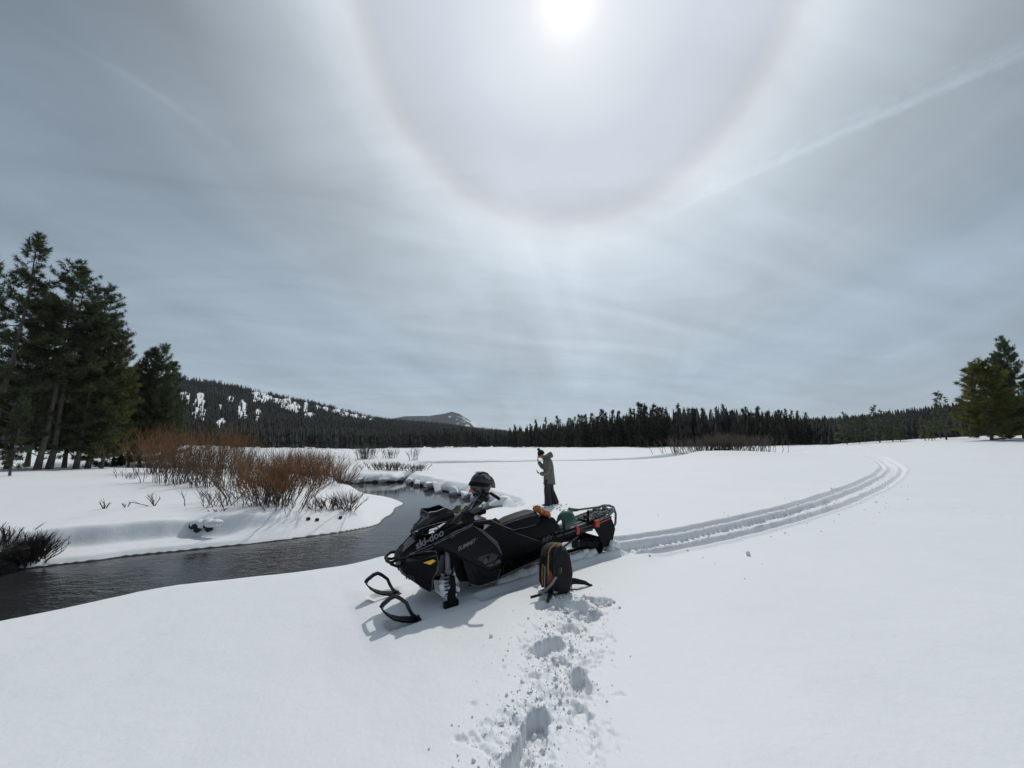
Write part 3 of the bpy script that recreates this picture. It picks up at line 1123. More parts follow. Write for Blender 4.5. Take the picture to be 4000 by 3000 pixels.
PINE = [tree_proto(16.0, 0.16, 2.3, 1, NEEDLE, rnd=0.3, dens=1.0), tree_proto(16.0, 0.38, 2.9, 2, NEEDLE, rnd=1.0), tree_proto(16.0, 0.06, 2.8, 3, NEEDLE, rnd=0.7, asym=0.2),
        tree_proto(14.0, 0.10, 2.6, 4, NEEDLE_Y, rnd=0.4, dens=1.15), tree_proto(10.0, 0.12, 1.9, 5, NEEDLE, rnd=0.5), tree_proto(10.0, 0.2, 1.7, 6, NEEDLE, rnd=0.8)]
YOUNG = tree_proto(4.5, 0.12, 0.80, 8, NEEDLE, rnd=0.2, L=0.26, W=0.035, dens=1.2)
BROAD = [tree_proto(12.0, 0.06, 3.2, 21, NEEDLE_Y, rnd=0.5, dens=1.1, L=0.5, W=0.07), tree_proto(17.0, 0.10, 3.6, 22, NEEDLE, rnd=0.2, dens=0.95, L=0.5, W=0.07)]

GROVE = 'pines of the tall grove on the left bank'
#       bearing px, distance, height, proto, label
left = [(-190, 46, 15.5, 0, 'tall dark pine half cut off by the left picture edge'),
        (-60, 43, 17.0, 0, 'tallest pointed pine of the left grove, reaching highest into the sky'),
        (30, 47, 14.2, 2, 'dark pine behind the young sapling at the far left'),
        (150, 44, 16.2, 1, 'broad round-topped pine with long bare leaning trunk in the left grove'),
        (195, 44.5, 15.8, 1, 'round-topped pine with twin trunk close beside the bare leaning one'),
        (255, 49, 14.6, 2, 'dark pine right behind the twin trunks of the grove'),
        (300, 45, 15.2, 2, 'pine on the sloping shoulder of the grove, just right of the round tops'),
        (345, 45.5, 13.2, 2, 'bushy pine next to the yellow green one on its left'),
        (400, 45.5, 11.4, 3, 'yellow green pine with foliage down to the snow at the grove edge'),
        (440, 52, 10.0, 4, 'slim dark pine peeping out behind the yellow green one'),
        (110, 53, 13.2, 2, 'dark pine deep inside the left grove between the bare trunks')]
for i, (u, r, h, p, lab) in enumerate(left):
    x, y, a = at_bearing(u, r)
    plant_tree('pine_tree', PINE[p], (x, y, ground_z(x, y) - 0.05), h, 1.3 * i, lab, 'tree', GROVE, wide=(0.82, 0.9, 0.75)[i % 3])
SECOND = 'pines of the smaller clump beyond the grove'
for i, (u, r, h, p, lab) in enumerate([(505, 51, 11.9, 5, 'thin pine at the left side of the smaller dark clump'), (545, 51.5, 12.4, 4, 'dark full pine in the middle of the smaller clump'),
                                      (585, 51, 12.7, 5, 'round-headed pine, tallest of the smaller clump beside the hill'), (628, 52, 10.4, 4, 'pine with upturned tip on the right side of the smaller clump'),
                                      (665, 55, 8.0, 5, 'short pine at the outer right foot of the smaller clump'), (475, 57, 10.5, 4, 'low dark pine in the gap between grove and smaller clump'),
                                      (800, 60, 4.6, 5, 'low dark pine showing above the orange willows')]):
    x, y, a = at_bearing(u, r)
    plant_tree('pine_tree', PINE[p], (x, y, ground_z(x, y) - 0.05), h, 2.1 * i, lab, 'tree', SECOND, wide=(0.72, 0.85)[i % 2])
x, y, a = at_bearing(50, 33.5)
plant_tree('young_pine', YOUNG, (x, y, ground_z(x, y) - 0.03), 4.6, 0.4, 'small young pine with thin trunk standing in front of the left grove', 'tree', None, wide=0.62)
x, y, a = at_bearing(3890, 91)
plant_tree('pine_tree', BROAD[0], (x, y, ground_z(x, y) - 0.1), 12.4, 0.0, 'broad bushy green pine at the right, foliage down to the snow', 'tree', 'pines at the right picture edge')
x, y, a = at_bearing(3962, 97)
plant_tree('pine_tree', BROAD[1], (x, y, ground_z(x, y) - 0.1), 13.6, 1.0, 'dark pine between the bushy one and the picture edge tree', 'tree', 'pines at the right picture edge', wide=0.8)
x, y, a = at_bearing(4020, 96)
plant_tree('pine_tree', BROAD[1], (x, y, ground_z(x, y) - 0.1), 16.0, 2.6, 'tall open pine with bare trunk foot cut by the right picture edge', 'tree', 'pines at the right picture edge', wide=0.72)



# --- trees of the far forest edge
def mid_tree(h, R, seed, n=110, K=5, cb=0.08, needle=None, pw=1.0):
    rs = np.random.RandomState(seed)
    t = rs.uniform(0, 1, n) ** 1.25
    z = (cb + (1 - cb) * t) * h
    rad = R * ((1 - t) ** pw + 0.03) * rs.uniform(0.35, 1.0, n) ** 0.6
    a = rs.uniform(0, 2 * math.pi, n)
    c = np.stack([rad * np.cos(a), rad * np.sin(a), z], 1)
    d = np.stack([np.cos(a), np.sin(a), 0 * a - 0.25], 1)
    lv, lf = blades(c, d, K, 0.115 * h ** 0.75, 0.045 * h ** 0.75, rs, up=-0.05, spread=0.75)
    tip = np.stack([rs.normal(0, .03, 6), rs.normal(0, .03, 6), h * np.linspace(0.9, 1.0, 6)], 1)
    tv, tf = blades(tip, np.tile([[0, 0, 1.0]], (6, 1)), 3, 0.05 * h, 0.014 * h, rs, up=0.8)
    lv, lf = np.vstack([lv, tv]), np.vstack([lf, tf + len(lv)])
    tr = MB()
    tr.tube([(0, 0, -0.3), (0, 0, h * 0.5), (0, 0, h * 0.97)], [0.012 * h + 0.03, 0.008 * h + 0.02, 0.01], 5)
    tm = bpy.data.meshes.new('trunk')
    tm.from_pydata(tr.v, [], tr.f)
    tm.materials.append(BARK_D)
    cm = np_mesh('crown', lv, lf)
    cm.materials.append(needle or NEEDLE_F)
    return h, tm, cm


MID = [mid_tree(12, 1.7, 31), mid_tree(12, 1.4, 32, pw=0.8), mid_tree(12, 2.0, 33, n=140), mid_tree(12, 1.2, 34, n=80, cb=0.3, pw=0.7), mid_tree(8, 1.7, 35, n=110, cb=0.03), mid_tree(12, 1.6, 36, pw=0.9, cb=0.2)]
MID_Y = [mid_tree(10, 2.2, 41, n=130, needle=NEEDLE, cb=0.12, pw=0.5), mid_tree(10, 1.7, 42, n=90, needle=NEEDLE, cb=0.2, pw=0.5), mid_tree(5, 1.0, 43, n=60, needle=NEEDLE_Y, cb=0.1)]
rng = random.Random(5)
sky_u = [1960, 2030, 2100, 2200, 2300, 2400, 2500, 2600, 2700, 2800, 2900, 3000, 3100, 3200]
sky_h = [5.5, 8.2, 9.0, 10.0, 10.8, 12.0, 12.8, 12.6, 12.4, 12.2, 11.8, 10.8, 9.5, 8.5]
EDGE = 'conifers along the far forest edge'
for i in range(118):
    u = 1985 + (3180 - 1985) * (i + rng.random() * 0.9) / 118
    r = 122 + rng.random() ** 1.5 * 22
    x, y, a = at_bearing(u, r)
    h = float(np.interp(u, sky_u, sky_h)) * rng.choice([0.45, 0.6, 0.75, 0.85, 0.9, 0.95, 1.0, 1.0, 1.04, 1.08])
    r2 = h / max(sky_h)
    plant_tree('conifer', MID[rng.randrange(6)], (x, y, ground_z(x, y) - 0.1), h, rng.random() * 6.28,
               'dark conifer standing in the closed forest edge beyond the snowy meadow', 'tree', EDGE)
SMALL = 'scattered small conifers where the meadow meets the western forest'
for i, u in enumerate([1205, 1235, 1262, 1290, 1310, 1330, 1372, 1390, 1425, 1440, 1478, 1492, 1505, 1530, 1555, 1572, 1588, 1610, 1632, 1648, 1690, 1702, 1718, 1732, 1745, 1770, 1785, 1800, 1812, 1838, 1852, 1930]):
    r = 128 + rng.random() * 16
    x, y, a = at_bearing(u, r)
    big = 1690 < u < 1815
    h = rng.uniform(5.0, 8.0) if big else rng.uniform(2.2, 5.6)
    plant_tree('conifer', MID[rng.choice([0, 2, 4, 4])], (x, y, ground_z(x, y) - 0.1), h, rng.random() * 6.28,
               'small dark conifer at the meadow margin below the western hill', 'tree', SMALL, wide=1.15)
RM = 'loose pines in front of the eastern hill'
for u, r, h, p, lab in [(3318, 108, 7.0, 0, 'grey green leaning pine, leftmost of the loose group before the eastern hill'), (3368, 109, 5.0, 1, 'slim pine second in the loose group before the eastern hill'),
                        (3392, 116, 6.3, 1, 'darkest narrow pine inside the loose group before the eastern hill'), (3448, 107, 7.7, 0, 'largest pine of the loose group, with pale slanting trunk'),
                        (3500, 110, 6.3, 0, 'round pine right of the largest in the loose group'), (3530, 107, 4.6, 1, 'bushy low pine at the right end of the loose group'),
                        (3628, 104, 4.3, 2, 'small yellowish pine standing alone on the snow slope'), (3655, 104, 3.6, 2, 'tiny thin pine beside the small yellowish one on the slope'),
                        (3712, 103, 8.8, 1, 'lone pine with long bare trunk whose top rises above the eastern ridge'), (3690, 112, 6.5, 1, 'dark pointed pine just left of the lone long trunked one')]:
    x, y, a = at_bearing(u, r)
    plant_tree('pine_tree', MID_Y[p], (x, y, ground_z(x, y) - 0.1), h, u * 0.7, lab, 'tree', RM, wide=1.2 if p == 0 else 1.0)


# --- forest masses: one object each
def forest_mass(name, X, Y, Z, Hh, label, seed, wide=0.13, mat=None, tiers=2):
    rs = np.random.RandomState(seed)
    n = len(X)
    S = 5
    parts_v, parts_f = [], []
    base = np.stack([X, Y, Z], 1)
    off = 0
    ph = rs.uniform(0, 6.28, n)
    for lo, hi, rr in (((0.04, 0.72, 1.0), (0.45, 1.0, 0.62)) if tiers == 2 else ((0.03, 0.5, 1.0), (0.3, 0.78, 0.78), (0.6, 1.0, 0.5))):
        rw = Hh * wide * rr * rs.uniform(0.75, 1.3, n)
        ring = []
        for k in range(S):
            j = rs.uniform(0.6, 1.25, n)
            an = ph + 2 * math.pi * k / S
            ring.append(np.stack([X + rw * j * np.cos(an), Y + rw * j * np.sin(an), Z + Hh * (lo + rs.uniform(-0.03, 0.04, n))], 1))
        apex = np.stack([X + rs.normal(0, 0.08, n), Y + rs.normal(0, 0.08, n), Z + Hh * hi], 1)
        v = np.stack(ring + [apex], 1).reshape(-1, 3)
        b = (np.arange(n) * (S + 1))[:, None, None]
        f = np.array([[k, (k + 1) % S, S] for k in range(S)])[None] + b
        parts_v.append(v)
        parts_f.append(f.reshape(-1, 3) + off)
        off += len(v)
    me = np_mesh(name, np.vstack(parts_v), np.vstack(parts_f))
    o = obj(name, me, None, mat or NEEDLE_H)
    o['kind'] = 'stuff'
    o['label'] = label
    o['category'] = 'forest'
    return o


def hill_forest(hname, name, n, label, seed, h0, h1, tmin=0.0):
    az, t, X, Y, Z, op = HG[hname]
    rs = np.random.RandomState(seed)
    nr, na = X.shape
    nrow = nr - 2
    ti = rs.uniform(tmin, 1, n * 3) ** 0.7 * (nrow - 1)
    ai = rs.uniform(0, 1, n * 3) * (na - 1.001)
    i, k = np.clip(ti.astype(int), 0, nr - 2), ai.astype(int)
    fi, fk = ti - i, ai - k

    def bl(G):
        return (G[i, k] * (1 - fk) + G[i, k + 1] * fk) * (1 - fi) + (G[i + 1, k] * (1 - fk) + G[i + 1, k + 1] * fk) * fi
    o_ = bl(op)
    keep = rs.uniform(0, 1, n * 3) > np.minimum(0.84, (o_ - 0.25) * 2.0)
    idx = np.flatnonzero(keep)[:n]
    x, y, z = bl(X)[idx], bl(Y)[idx], bl(Z)[idx]
    hh = rs.uniform(h0, h1, len(idx)) * (0.8 + 0.4 * rs.uniform(0, 1, len(idx)) ** 2)
    forest_mass(name, x, y, z - 0.3, hh, label, seed + 1)


hill_forest('west_hill', 'west_forest', 27000, 'dark conifer forest covering the western hillside between its snow glades', 71, 6, 10.5)
hill_forest('east_hill', 'east_forest', 11000, 'dark conifer forest covering the low eastern ridge', 73, 4.5, 7)
rs = np.random.RandomState(9)
n = 1500
uu = rs.uniform(1985, 3260, n)
rr = rs.uniform(128, 190, n)
aa = np.arctan2((uu - 2000) / 1446.7, 1.02)
X, Y = rr * np.sin(aa), rr * np.cos(aa)
zg, _, _, _ = terrain_h(X, Y, rough=False)
hh = np.interp(uu, sky_u, sky_h) * rs.uniform(0.6, 1.04, n) * (0.85 + 0.15 * rr / 128)
forest_mass('meadow_forest', X, Y, zg, hh, 'closed mass of dark conifers behind the front trees of the far forest', 75, wide=0.11, tiers=3)
n = 900
uu = rs.uniform(900, 2010, n)
rr = rs.uniform(150, 235, n)
aa = np.arctan2((uu - 2000) / 1446.7, 1.02)
X, Y = rr * np.sin(aa), rr * np.cos(aa)
zg, _, _, _ = terrain_h(X, Y, rough=False)
forest_mass('valley_forest', X, Y, zg - 0.2, rs.uniform(4, 8.5, n), 'band of low conifers along the foot of the western hill', 76, wide=0.14, tiers=3)
n = 420
uu = rs.uniform(3180, 4300, n)
rr = rs.uniform(118, 190, n)
aa = np.arctan2((uu - 2000) / 1446.7, 1.02)
X, Y = rr * np.sin(aa), rr * np.cos(aa)
zg, _, _, _ = terrain_h(X, Y, rough=False)
forest_mass('slope_forest', X, Y, zg - 0.2, rs.uniform(3, 6, n), 'loose dark conifers on the lower slope of the eastern ridge', 77, wide=0.15, tiers=3)

# --- willows and twigs
STEM = material('willow_stem', (0.085, 0.066, 0.052), 0.8, var=0.35, vscale=4.0)
TWIG_O = material('orange_willow_twig', (0.26, 0.125, 0.050), 0.7, var=0.35, vscale=2.0, randv=0.12)
TWIG_B = material('brown_willow_twig', (0.15, 0.085, 0.045), 0.75, var=0.35, vscale=2.0, randv=0.15)
TWIG_G = material('grey_willow_twig', (0.14, 0.115, 0.095), 0.8, var=0.3, vscale=2.0)
TWIG_D = material('dark_alder_twig', (0.045, 0.038, 0.030), 0.8, var=0.3, vscale=2.0)


def shrub(name, label, x, y, rx, ry, h, n, twig, seed, lean=0.35, tw=9, thick=1.0, z=None, group=None, stem=None, off=-0.05):
    """clump of stems that fork into fine twigs"""
    rs = np.random.RandomState(seed)
    o = thing(name, label, 'shrub', (x, y, 0), 0, group)
    bx, by = rs.normal(0, 0.45, n) * rx, rs.normal(0, 0.45, n) * ry
    if z is None:
        zz, _, _, _ = terrain_h(x + bx, y + by, rough=False)
    else:
        zz = np.full(n, z)
    hh = h * rs.uniform(0.5, 1.05, n)
    k = 5
    q = np.linspace(0, 1, k)[None, :]
    dx = (bx / (rx + 1e-6) * 0.9 + rs.normal(0, 0.5, n)) * lean
    dy = (by / (ry + 1e-6) * 0.9 + rs.normal(0, 0.5, n)) * lean
    P = np.stack([bx[:, None] + dx[:, None] * hh[:, None] * q ** 1.3, by[:, None] + dy[:, None] * hh[:, None] * q ** 1.3,
                  zz[:, None] + off + hh[:, None] * 0.76 * q + 0 * q], -1)
    P[:, 1:-1, :2] += rs.normal(0, 0.02 * h, (n, k - 2, 2))
    v, f = tri_tubes(P, 0.015 * thick * rs.uniform(0.6, 1.2, n), np.full(n, 0.007 * thick))
    obj('stems', np_mesh('stems', v, f), o, stem or STEM)['kind'] = 'stuff'
    m = n * tw
    par = np.repeat(np.arange(n), tw)
    s = rs.uniform(0.35, 1.0, m)
    a = np.clip((s * (k - 1)).astype(int), 0, k - 2)
    w = (s * (k - 1) - a)[:, None]
    st = P[par, a] * (1 - w) + P[par, a + 1] * w
    dirv = unit(np.stack([dx[par] * 0.8 + rs.normal(0, 0.40, m), dy[par] * 0.8 + rs.normal(0, 0.40, m), 1.0 + 0 * s], 1))
    ll = (hh[par] * (1.0 - 0.62 * s) * rs.uniform(0.45, 0.95, m))[:, None]
    bend = rs.normal(0, 0.10, (m, 3))
    Q = np.stack([st, st + dirv * ll * 0.5 + bend * ll * 0.5, st + dirv * ll + bend * ll * 0.4 + np.array([0, 0, 0.05]) * ll], 1)
    v, f = tri_tubes(Q, np.full(m, 0.0055 * thick), np.full(m, 0.0022 * thick))
    obj('twigs', np_mesh('twigs', v, f), o, twig)['kind'] = 'stuff'
    return o


WIL = 'willow clumps on the left river bank'
shrub('willow_shrub', 'nearest large orange willow clump leaning over the snow tongue', -8.0, 12.9, 1.25, 0.8, 1.75, 102, TWIG_O, 1, 0.5, 11, group=WIL)
shrub('willow_shrub', 'upright brown willow right behind the nearest orange clump', -9.3, 14.6, 1.3, 0.9, 1.6, 81, TWIG_B, 2, 0.35, 9, group=WIL)
shrub('willow_shrub', 'dark dense willow thicket in the middle of the left bank', -13.2, 17.6, 1.9, 1.2, 1.9, 102, TWIG_B, 3, 0.3, 9, group=WIL)
shrub('willow_shrub', 'wide brown willow thicket left of the middle one, before the pines', -16.2, 18.6, 1.6, 1.2, 2.1, 88, TWIG_B, 4, 0.3, 9, group=WIL)
shrub('willow_shrub', 'rusty orange willow at the foot of the small pine clump', -22.5, 24.6, 2.2, 1.5, 3.1, 102, TWIG_O, 5, 0.35, 10, group=WIL)
shrub('willow_shrub', 'tall orange brown willow behind the thicket, below the hill', -19.5, 25.2, 2.4, 1.5, 3.1, 102, TWIG_O, 6, 0.35, 10, group=WIL)
shrub('willow_shrub', 'orange willow overhanging the river behind the near clump', -9.6, 18.6, 1.5, 0.9, 1.9, 88, TWIG_O, 7, 0.4, 9, group=WIL)
shrub('willow_shrub', 'low rusty willow at the water beside the pool', -9.9, 21.2, 1.3, 0.8, 1.35, 61, TWIG_O, 8, 0.45, 8, group=WIL)
shrub('willow_shrub', 'brown willow at the back of the thicket, toward the far meadow', -14.2, 24.2, 2.4, 1.1, 2.0, 88, TWIG_B, 9, 0.35, 9, group=WIL)
shrub('willow_shrub', 'thin brown willow beyond the river bend, behind the orange ones', -17.5, 34.5, 2.6, 1.0, 1.5, 47, TWIG_B, 10, 0.4, 7, group=WIL)
TWG = 'sparse twigs poking through the snow'
shrub('bare_twigs', 'sparse grey twigs fanning left of the nearest orange willow', -9.4, 12.4, 0.95, 0.35, 0.75, 22, TWIG_G, 11, 0.9, 6, group=TWG)
shrub('bare_twigs', 'row of fine grey twigs on the snow tongue, right of the orange willow', -6.3, 13.2, 0.55, 0.3, 0.55, 40, TWIG_G, 12, 0.5, 6, group=TWG)
shrub('bare_twigs', 'rightmost bare twig bush near the tip of the snow tongue', -5.75, 13.35, 0.28, 0.25, 0.8, 34, TWIG_G, 13, 0.9, 8, group=TWG)
shrub('bare_twigs', 'forked twig sticking out of the smooth snow, left one of three', -13.05, 12.35, 0.10, 0.08, 0.42, 4, TWIG_G, 14, 0.5, 2, thick=1.5, group=TWG)
shrub('bare_twigs', 'short bent twig between two others on the smooth left snow', -12.35, 12.35, 0.10, 0.08, 0.36, 3, TWIG_G, 15, 0.9, 2, thick=1.5, group=TWG)
shrub('bare_twigs', 'long slanting twig on the smooth left snow, right one of three', -11.4, 12.3, 0.12, 0.1, 0.55, 5, TWIG_G, 16, 1.1, 3, thick=1.3, group=TWG)
shrub('bare_twigs', 'tiny twig tuft in front of the nearest willow on the left bank', -8.9, 11.6, 0.18, 0.1, 0.2, 6, TWIG_G, 17, 0.9, 3, group=TWG)
shrub('bare_twigs', 'faint twigs far left in front of the small pine clump', -20.5, 20.2, 1.4, 0.4, 0.5, 16, TWIG_G, 18, 0.7, 5, group=TWG)
shrub('bare_twigs', 'isolated grey bush on the bank of the far side channel', -16.4, 42.2, 1.1, 0.5, 1.9, 60, TWIG_G, 19, 0.35, 8, thick=1.5, group=TWG)
shrub('bare_twigs', 'small bush just right of the isolated channel bush', -13.8, 42.6, 0.8, 0.4, 1.3, 30, TWIG_G, 20, 0.35, 7, thick=1.4, group=TWG)
shrub('bare_twigs', 'thin tall twigs on the far meadow left of the person', -9.9, 38.0, 0.7, 0.3, 1.9, 14, TWIG_G, 22, 0.35, 6, thick=1.4, group=TWG)
shrub('brushy_hummock', 'low brushy clump on the far bank above the pool', -9.2, 28.6, 1.9, 0.6, 0.75, 110, TWIG_D, 23, 0.6, 8, thick=1.4, group=TWG)
shrub('brushy_hummock', 'little brushy knot where the side creek joins the pool', -7.2, 28.4, 0.6, 0.5, 0.6, 40, TWIG_D, 24, 0.7, 8, thick=1.4, group=TWG)
shrub('willow_shrub', 'long bare willow hedge on the rise across the meadow, right side', 26.3, 47.0, 6.4, 0.8, 2.5, 330, TWIG_G, 25, 0.30, 4, thick=2.3)
shrub('willow_shrub', 'rust coloured scrub at the forest edge behind the willow hedge', 64, 107, 9, 1.5, 3.0, 160, TWIG_O, 26, 0.3, 8, thick=4)
shrub('dark_bank_shrub', 'dark twiggy shrub overhanging the water at the left picture edge', -10.75, 8.75, 0.26, 0.18, 0.62, 130, TWIG_D, 27, 0.42, 9, thick=1.0, stem=TWIG_D)
shrub('dark_bank_shrub', 'snowy dark twigs at the extreme left of the river bank', -11.6, 8.95, 0.3, 0.25, 0.38, 34, TWIG_D, 28, 0.6, 7, thick=1.1, stem=TWIG_D)
ROOT = material('root_mass', (0.028, 0.022, 0.018), 0.95, var=0.4, vscale=6.0, bump=0.8, bscale=14)
rb = MB()
r_ = random.Random(4)
for i in range(7):
    rb.ball((-10.9 + r_.uniform(-0.32, 0.32), 8.44 + r_.uniform(-0.10, 0.12), -0.84 + r_.uniform(-0.2, 0.28)), r_.uniform(0.12, 0.20), 9, 6, 0.22, r_)
ro = rb.build('root_mass', ROOT, None, 60)
tag(ro, 'black earthy root mass at the waterline under the dark left shrub', 'roots')
st = MB()
for i in range(6):
    st.ball((-8.62 + r_.uniform(-0.28, 0.28), 10.74 + r_.uniform(-0.06, 0.08), -0.56 + r_.uniform(-0.05, 0.06)), r_.uniform(0.07, 0.12), 9, 6, 0.2, r_)
so = st.build('stump_root', ROOT, None, 50)
tag(so, 'dark rotten stump in the hollow of the left bank', 'stump')
cap = MB()
for i in range(6):
    cap.ball((-8.58 + (i - 2.5) * 0.14, 10.80 + r_.uniform(-0.03, 0.05), -0.45 + r_.uniform(-0.04, 0.04)), r_.uniform(0.12, 0.17), 12, 8, 0.07, r_, (1.2, 1, 0.7))
cap.build('snow_cap', SNOW, so, 60)

# ------------------------------------------------------------------ snowmobile
BLK = material('black_plastic', (0.0035, 0.0038, 0.0048), 0.48, var=0.2, vscale=5, bump=0.03, bscale=220, spec=0.14)
BLK_G = material('gloss_black', (0.005, 0.005, 0.0065), 0.2, var=0.1, vscale=5, spec=0.35)
PANEL = material('satin_charcoal_panel', (0.005, 0.0054, 0.0065), 0.38, var=0.15, vscale=3, bump=0.02, bscale=300, spec=0.18)
RUB = material('black_rubber', (0.007, 0.007, 0.008), 0.75, var=0.3, vscale=10, spec=0.2)
VINYL = material('seat_vinyl', (0.009, 0.0095, 0.012), 0.5, var=0.2, vscale=6, bump=0.12, bscale=160, spec=0.16)
ALU = material('dark_anodised_metal', (0.055, 0.058, 0.065), 0.45, metal=0.7, var=0.15, vscale=6)
STEEL = material('grey_steel', (0.32, 0.33, 0.35), 0.35, metal=0.9, var=0.15, vscale=9)
CHROME = material('lamp_reflector', (0.75, 0.77, 0.80), 0.12, metal=0.9, var=0.1, vscale=20)
LENS = material('headlight_lens', (0.22, 0.23, 0.245), 0.08, var=0.4, vscale=22, spec=0.6)
AMBER = material('amber_reflector', (0.90, 0.50, 0.02), 0.25, var=0.06, vscale=60, coat=0.5)
GREY_T = material('grey_print', (0.17, 0.175, 0.195), 0.5, var=0.1, vscale=20)
GREY_D = material('dim_grey_print', (0.070, 0.073, 0.083), 0.5, var=0.1, vscale=20)
RED = material('red_plastic', (0.45, 0.035, 0.028), 0.45, var=0.2, vscale=20)
OLIVE = material('olive_fabric', (0.055, 0.055, 0.024), 0.85, var=0.4, vscale=25)
WHITE_T = material('white_sticker', (0.72, 0.72, 0.72), 0.4, var=0.05, vscale=20)
PINK_T = material('red_sticker', (0.55, 0.16, 0.15), 0.45, var=0.1, vscale=20)
FROST = material('frosted_gear', (0.02, 0.02, 0.022), 0.8, col2=(0.24, 0.25, 0.265), vscale=24, bump=0.5, bscale=60)
SHOCK = material('grey_shock_body', (0.13, 0.135, 0.145), 0.4, metal=0.6, var=0.2, vscale=12)
FROST_L = material('snow_caked_metal', (0.22, 0.23, 0.25), 0.8, col2=(0.62, 0.65, 0.69), vscale=9, bump=0.4, bscale=40)
FROST_S = material('frosted_suspension', (0.025, 0.025, 0.027), 0.7, col2=(0.55, 0.58, 0.62), vscale=13, bump=0.3, bscale=50)

cy, sy = math.cos(SLED_YAW), math.sin(SLED_YAW)
cp, sp_ = math.cos(SLED_PITCH), math.sin(SLED_PITCH)
fxv = Vector((cy * cp, sy * cp, sp_))
lyv = Vector((-sy, cy, 0))
uzv = fxv.cross(lyv)
SLED_M = Matrix(((fxv.x, lyv.x, uzv.x, SLED_O.x), (fxv.y, lyv.y, uzv.y, SLED_O.y), (fxv.z, lyv.z, uzv.z, SLED_O.z), (0, 0, 0, 1)))
sled = thing('snowmobile', 'black mountain snowmobile parked on the snow beside the river', 'snowmobile')
sled.matrix_world = SLED_M


def text_mesh(body, size, o, e1, e2, shear=0.25, bold=0.0, depth=0.0015, flip=1, sx=1.0):
    cu = bpy.data.curves.new('lettering', 'FONT')
    cu.body = body
    cu.size = size
    cu.shear = shear
    cu.offset = bold
    cu.extrude = depth
    cu.resolution_u = 3
    t = bpy.data.objects.new('lettering', cu)
    COL.objects.link(t)
    dg = bpy.context.evaluated_depsgraph_get()
    me = bpy.data.meshes.new_from_object(t.evaluated_get(dg))
    bpy.data.objects.remove(t)
    bpy.data.curves.remove(cu)
    o, e1, e2 = Vector(o), Vector(e1).normalized(), Vector(e2)
    e2 = (e2 - e1 * e2.dot(e1)).normalized()
    e3 = e1.cross(e2)
    for v in me.vertices:
        v.co = o + e1 * v.co.x * sx + e2 * v.co.y + e3 * v.co.z
    return me


def lettering(body, size, o, e1, e2, mat, parent, **kw):
    me = text_mesh(body, size, o, e1, e2, **kw)
    me.materials.clear()
    me.materials.append(mat)
    return obj('lettering', me, parent)


def both(mb, name, mat, parent, **kw):
    m2 = mb.mirrored()
    a = mb.build(name, mat, parent, **kw)
    b = m2.build(name, mat, parent, **kw)
    return a, b


# central shell: nose, cowl and console
b = MB().mirror_loft([
    (0.455, [(0, .685), (.09, .68), (.145, .655), (.155, .60), (.12, .545), (0, .53)]),
    (0.40, [(0, .72), (.11, .715), (.185, .685), (.205, .60), (.165, .43), (0, .41)]),
    (0.25, [(0, .815), (.12, .81), (.235, .755), (.265, .60), (.225, .31), (0, .28)]),
    (0.12, [(0, .88), (.13, .88), (.265, .81), (.285, .58), (.25, .20), (0, .16)]),
    (0.02, [(0, .94), (.14, .94), (.285, .85), (.27, .58), (.20, .20), (0, .13)]),
    (-0.12, [(0, 1.0), (.15, 1.0), (.305, .91), (.23, .60), (.18, .20), (0, .12)]),
    (-0.30, [(0, 1.03), (.15, 1.03), (.31, .93), (.23, .60), (.20, .20), (0, .12)]),
    (-0.50, [(0, 1.03), (.14, 1.03), (.29, .92), (.27, .6), (.26, .18), (0, .12)]),
    (-0.72, [(0, .97), (.12, .96), (.24, .86), (.25, .6), (.25, .2), (0, .15)]),
    (-0.95, [(0, .82), (.11, .81), (.19, .74), (.22, .55), (.22, .25), (0, .22)]),
    (-1.15, [(0, .66), (.10, .65), (.18, .6), (.20, .5), (.20, .3), (0, .28)])])
b.build('body_shell', BLK, sled, smooth=24)
# hood pod that carries the lamps
b = MB().mirror_loft([
    (0.245, [(0, .915), (.05, .915), (.11, .905), (.135, .885), (.09, .86), (0, .855)]),
    (0.17, [(0, .985), (.09, .985), (.165, .965), (.20, .905), (.12, .85), (0, .85)]),
    (0.06, [(0, 1.065), (.10, 1.06), (.185, 1.035), (.255, .92), (.14, .86), (0, .86)]),
    (-0.10, [(0, 1.105), (.11, 1.10), (.19, 1.065), (.275, .945), (.15, .88), (0, .88)]),
    (-0.28, [(0, 1.10), (.11, 1.09), (.175, 1.06), (.265, .965), (.15, .9), (0, .9)]),
    (-0.42, [(0, 1.075), (.10, 1.07), (.16, 1.045), (.245, .97), (.15, .92), (0, .92)]),
    (-0.60, [(0, 1.045), (.09, 1.04), (.14, 1.02), (.20, .96), (.14, .92), (0, .92)])])
b.build('hood', BLK, sled, smooth=22, bevel=0.006)
# windshield: two jagged smoked wings and the low screen
ws = MB()
lo_ = [(.18, 0, .985), (.16, .10, .98), (.10, .185, 1.005), (-.02, .208, 1.04), (-.14, .202, 1.06), (-.28, .185, 1.06)]
hi_ = [(.02, 0, 1.115), (.035, .10, 1.125), (.075, .17, 1.158), (-.04, .155, 1.152), (-.175, .13, 1.178), (-.28, .135, 1.115)]
md_ = [(.10, 0, 1.065), (.10, .105, 1.065), (.085, .19, 1.085), (-.045, .19, 1.098), (-.15, .178, 1.125), (-.28, .165, 1.09)]
for s in (1, -1):
    for A_, B_ in ((lo_, md_), (md_, hi_)):
        for k in range(5):
            q = [A_[k], A_[k + 1], B_[k + 1], B_[k]]
            q = [(x, y * s, z) for x, y, z in q]
            ws.add(q, [(0, 1, 2, 3) if s > 0 else (3, 2, 1, 0)])
wo = ws.build('windshield', BLK_G, sled)
wo.modifiers.new('solid', 'SOLIDIFY').thickness = .006
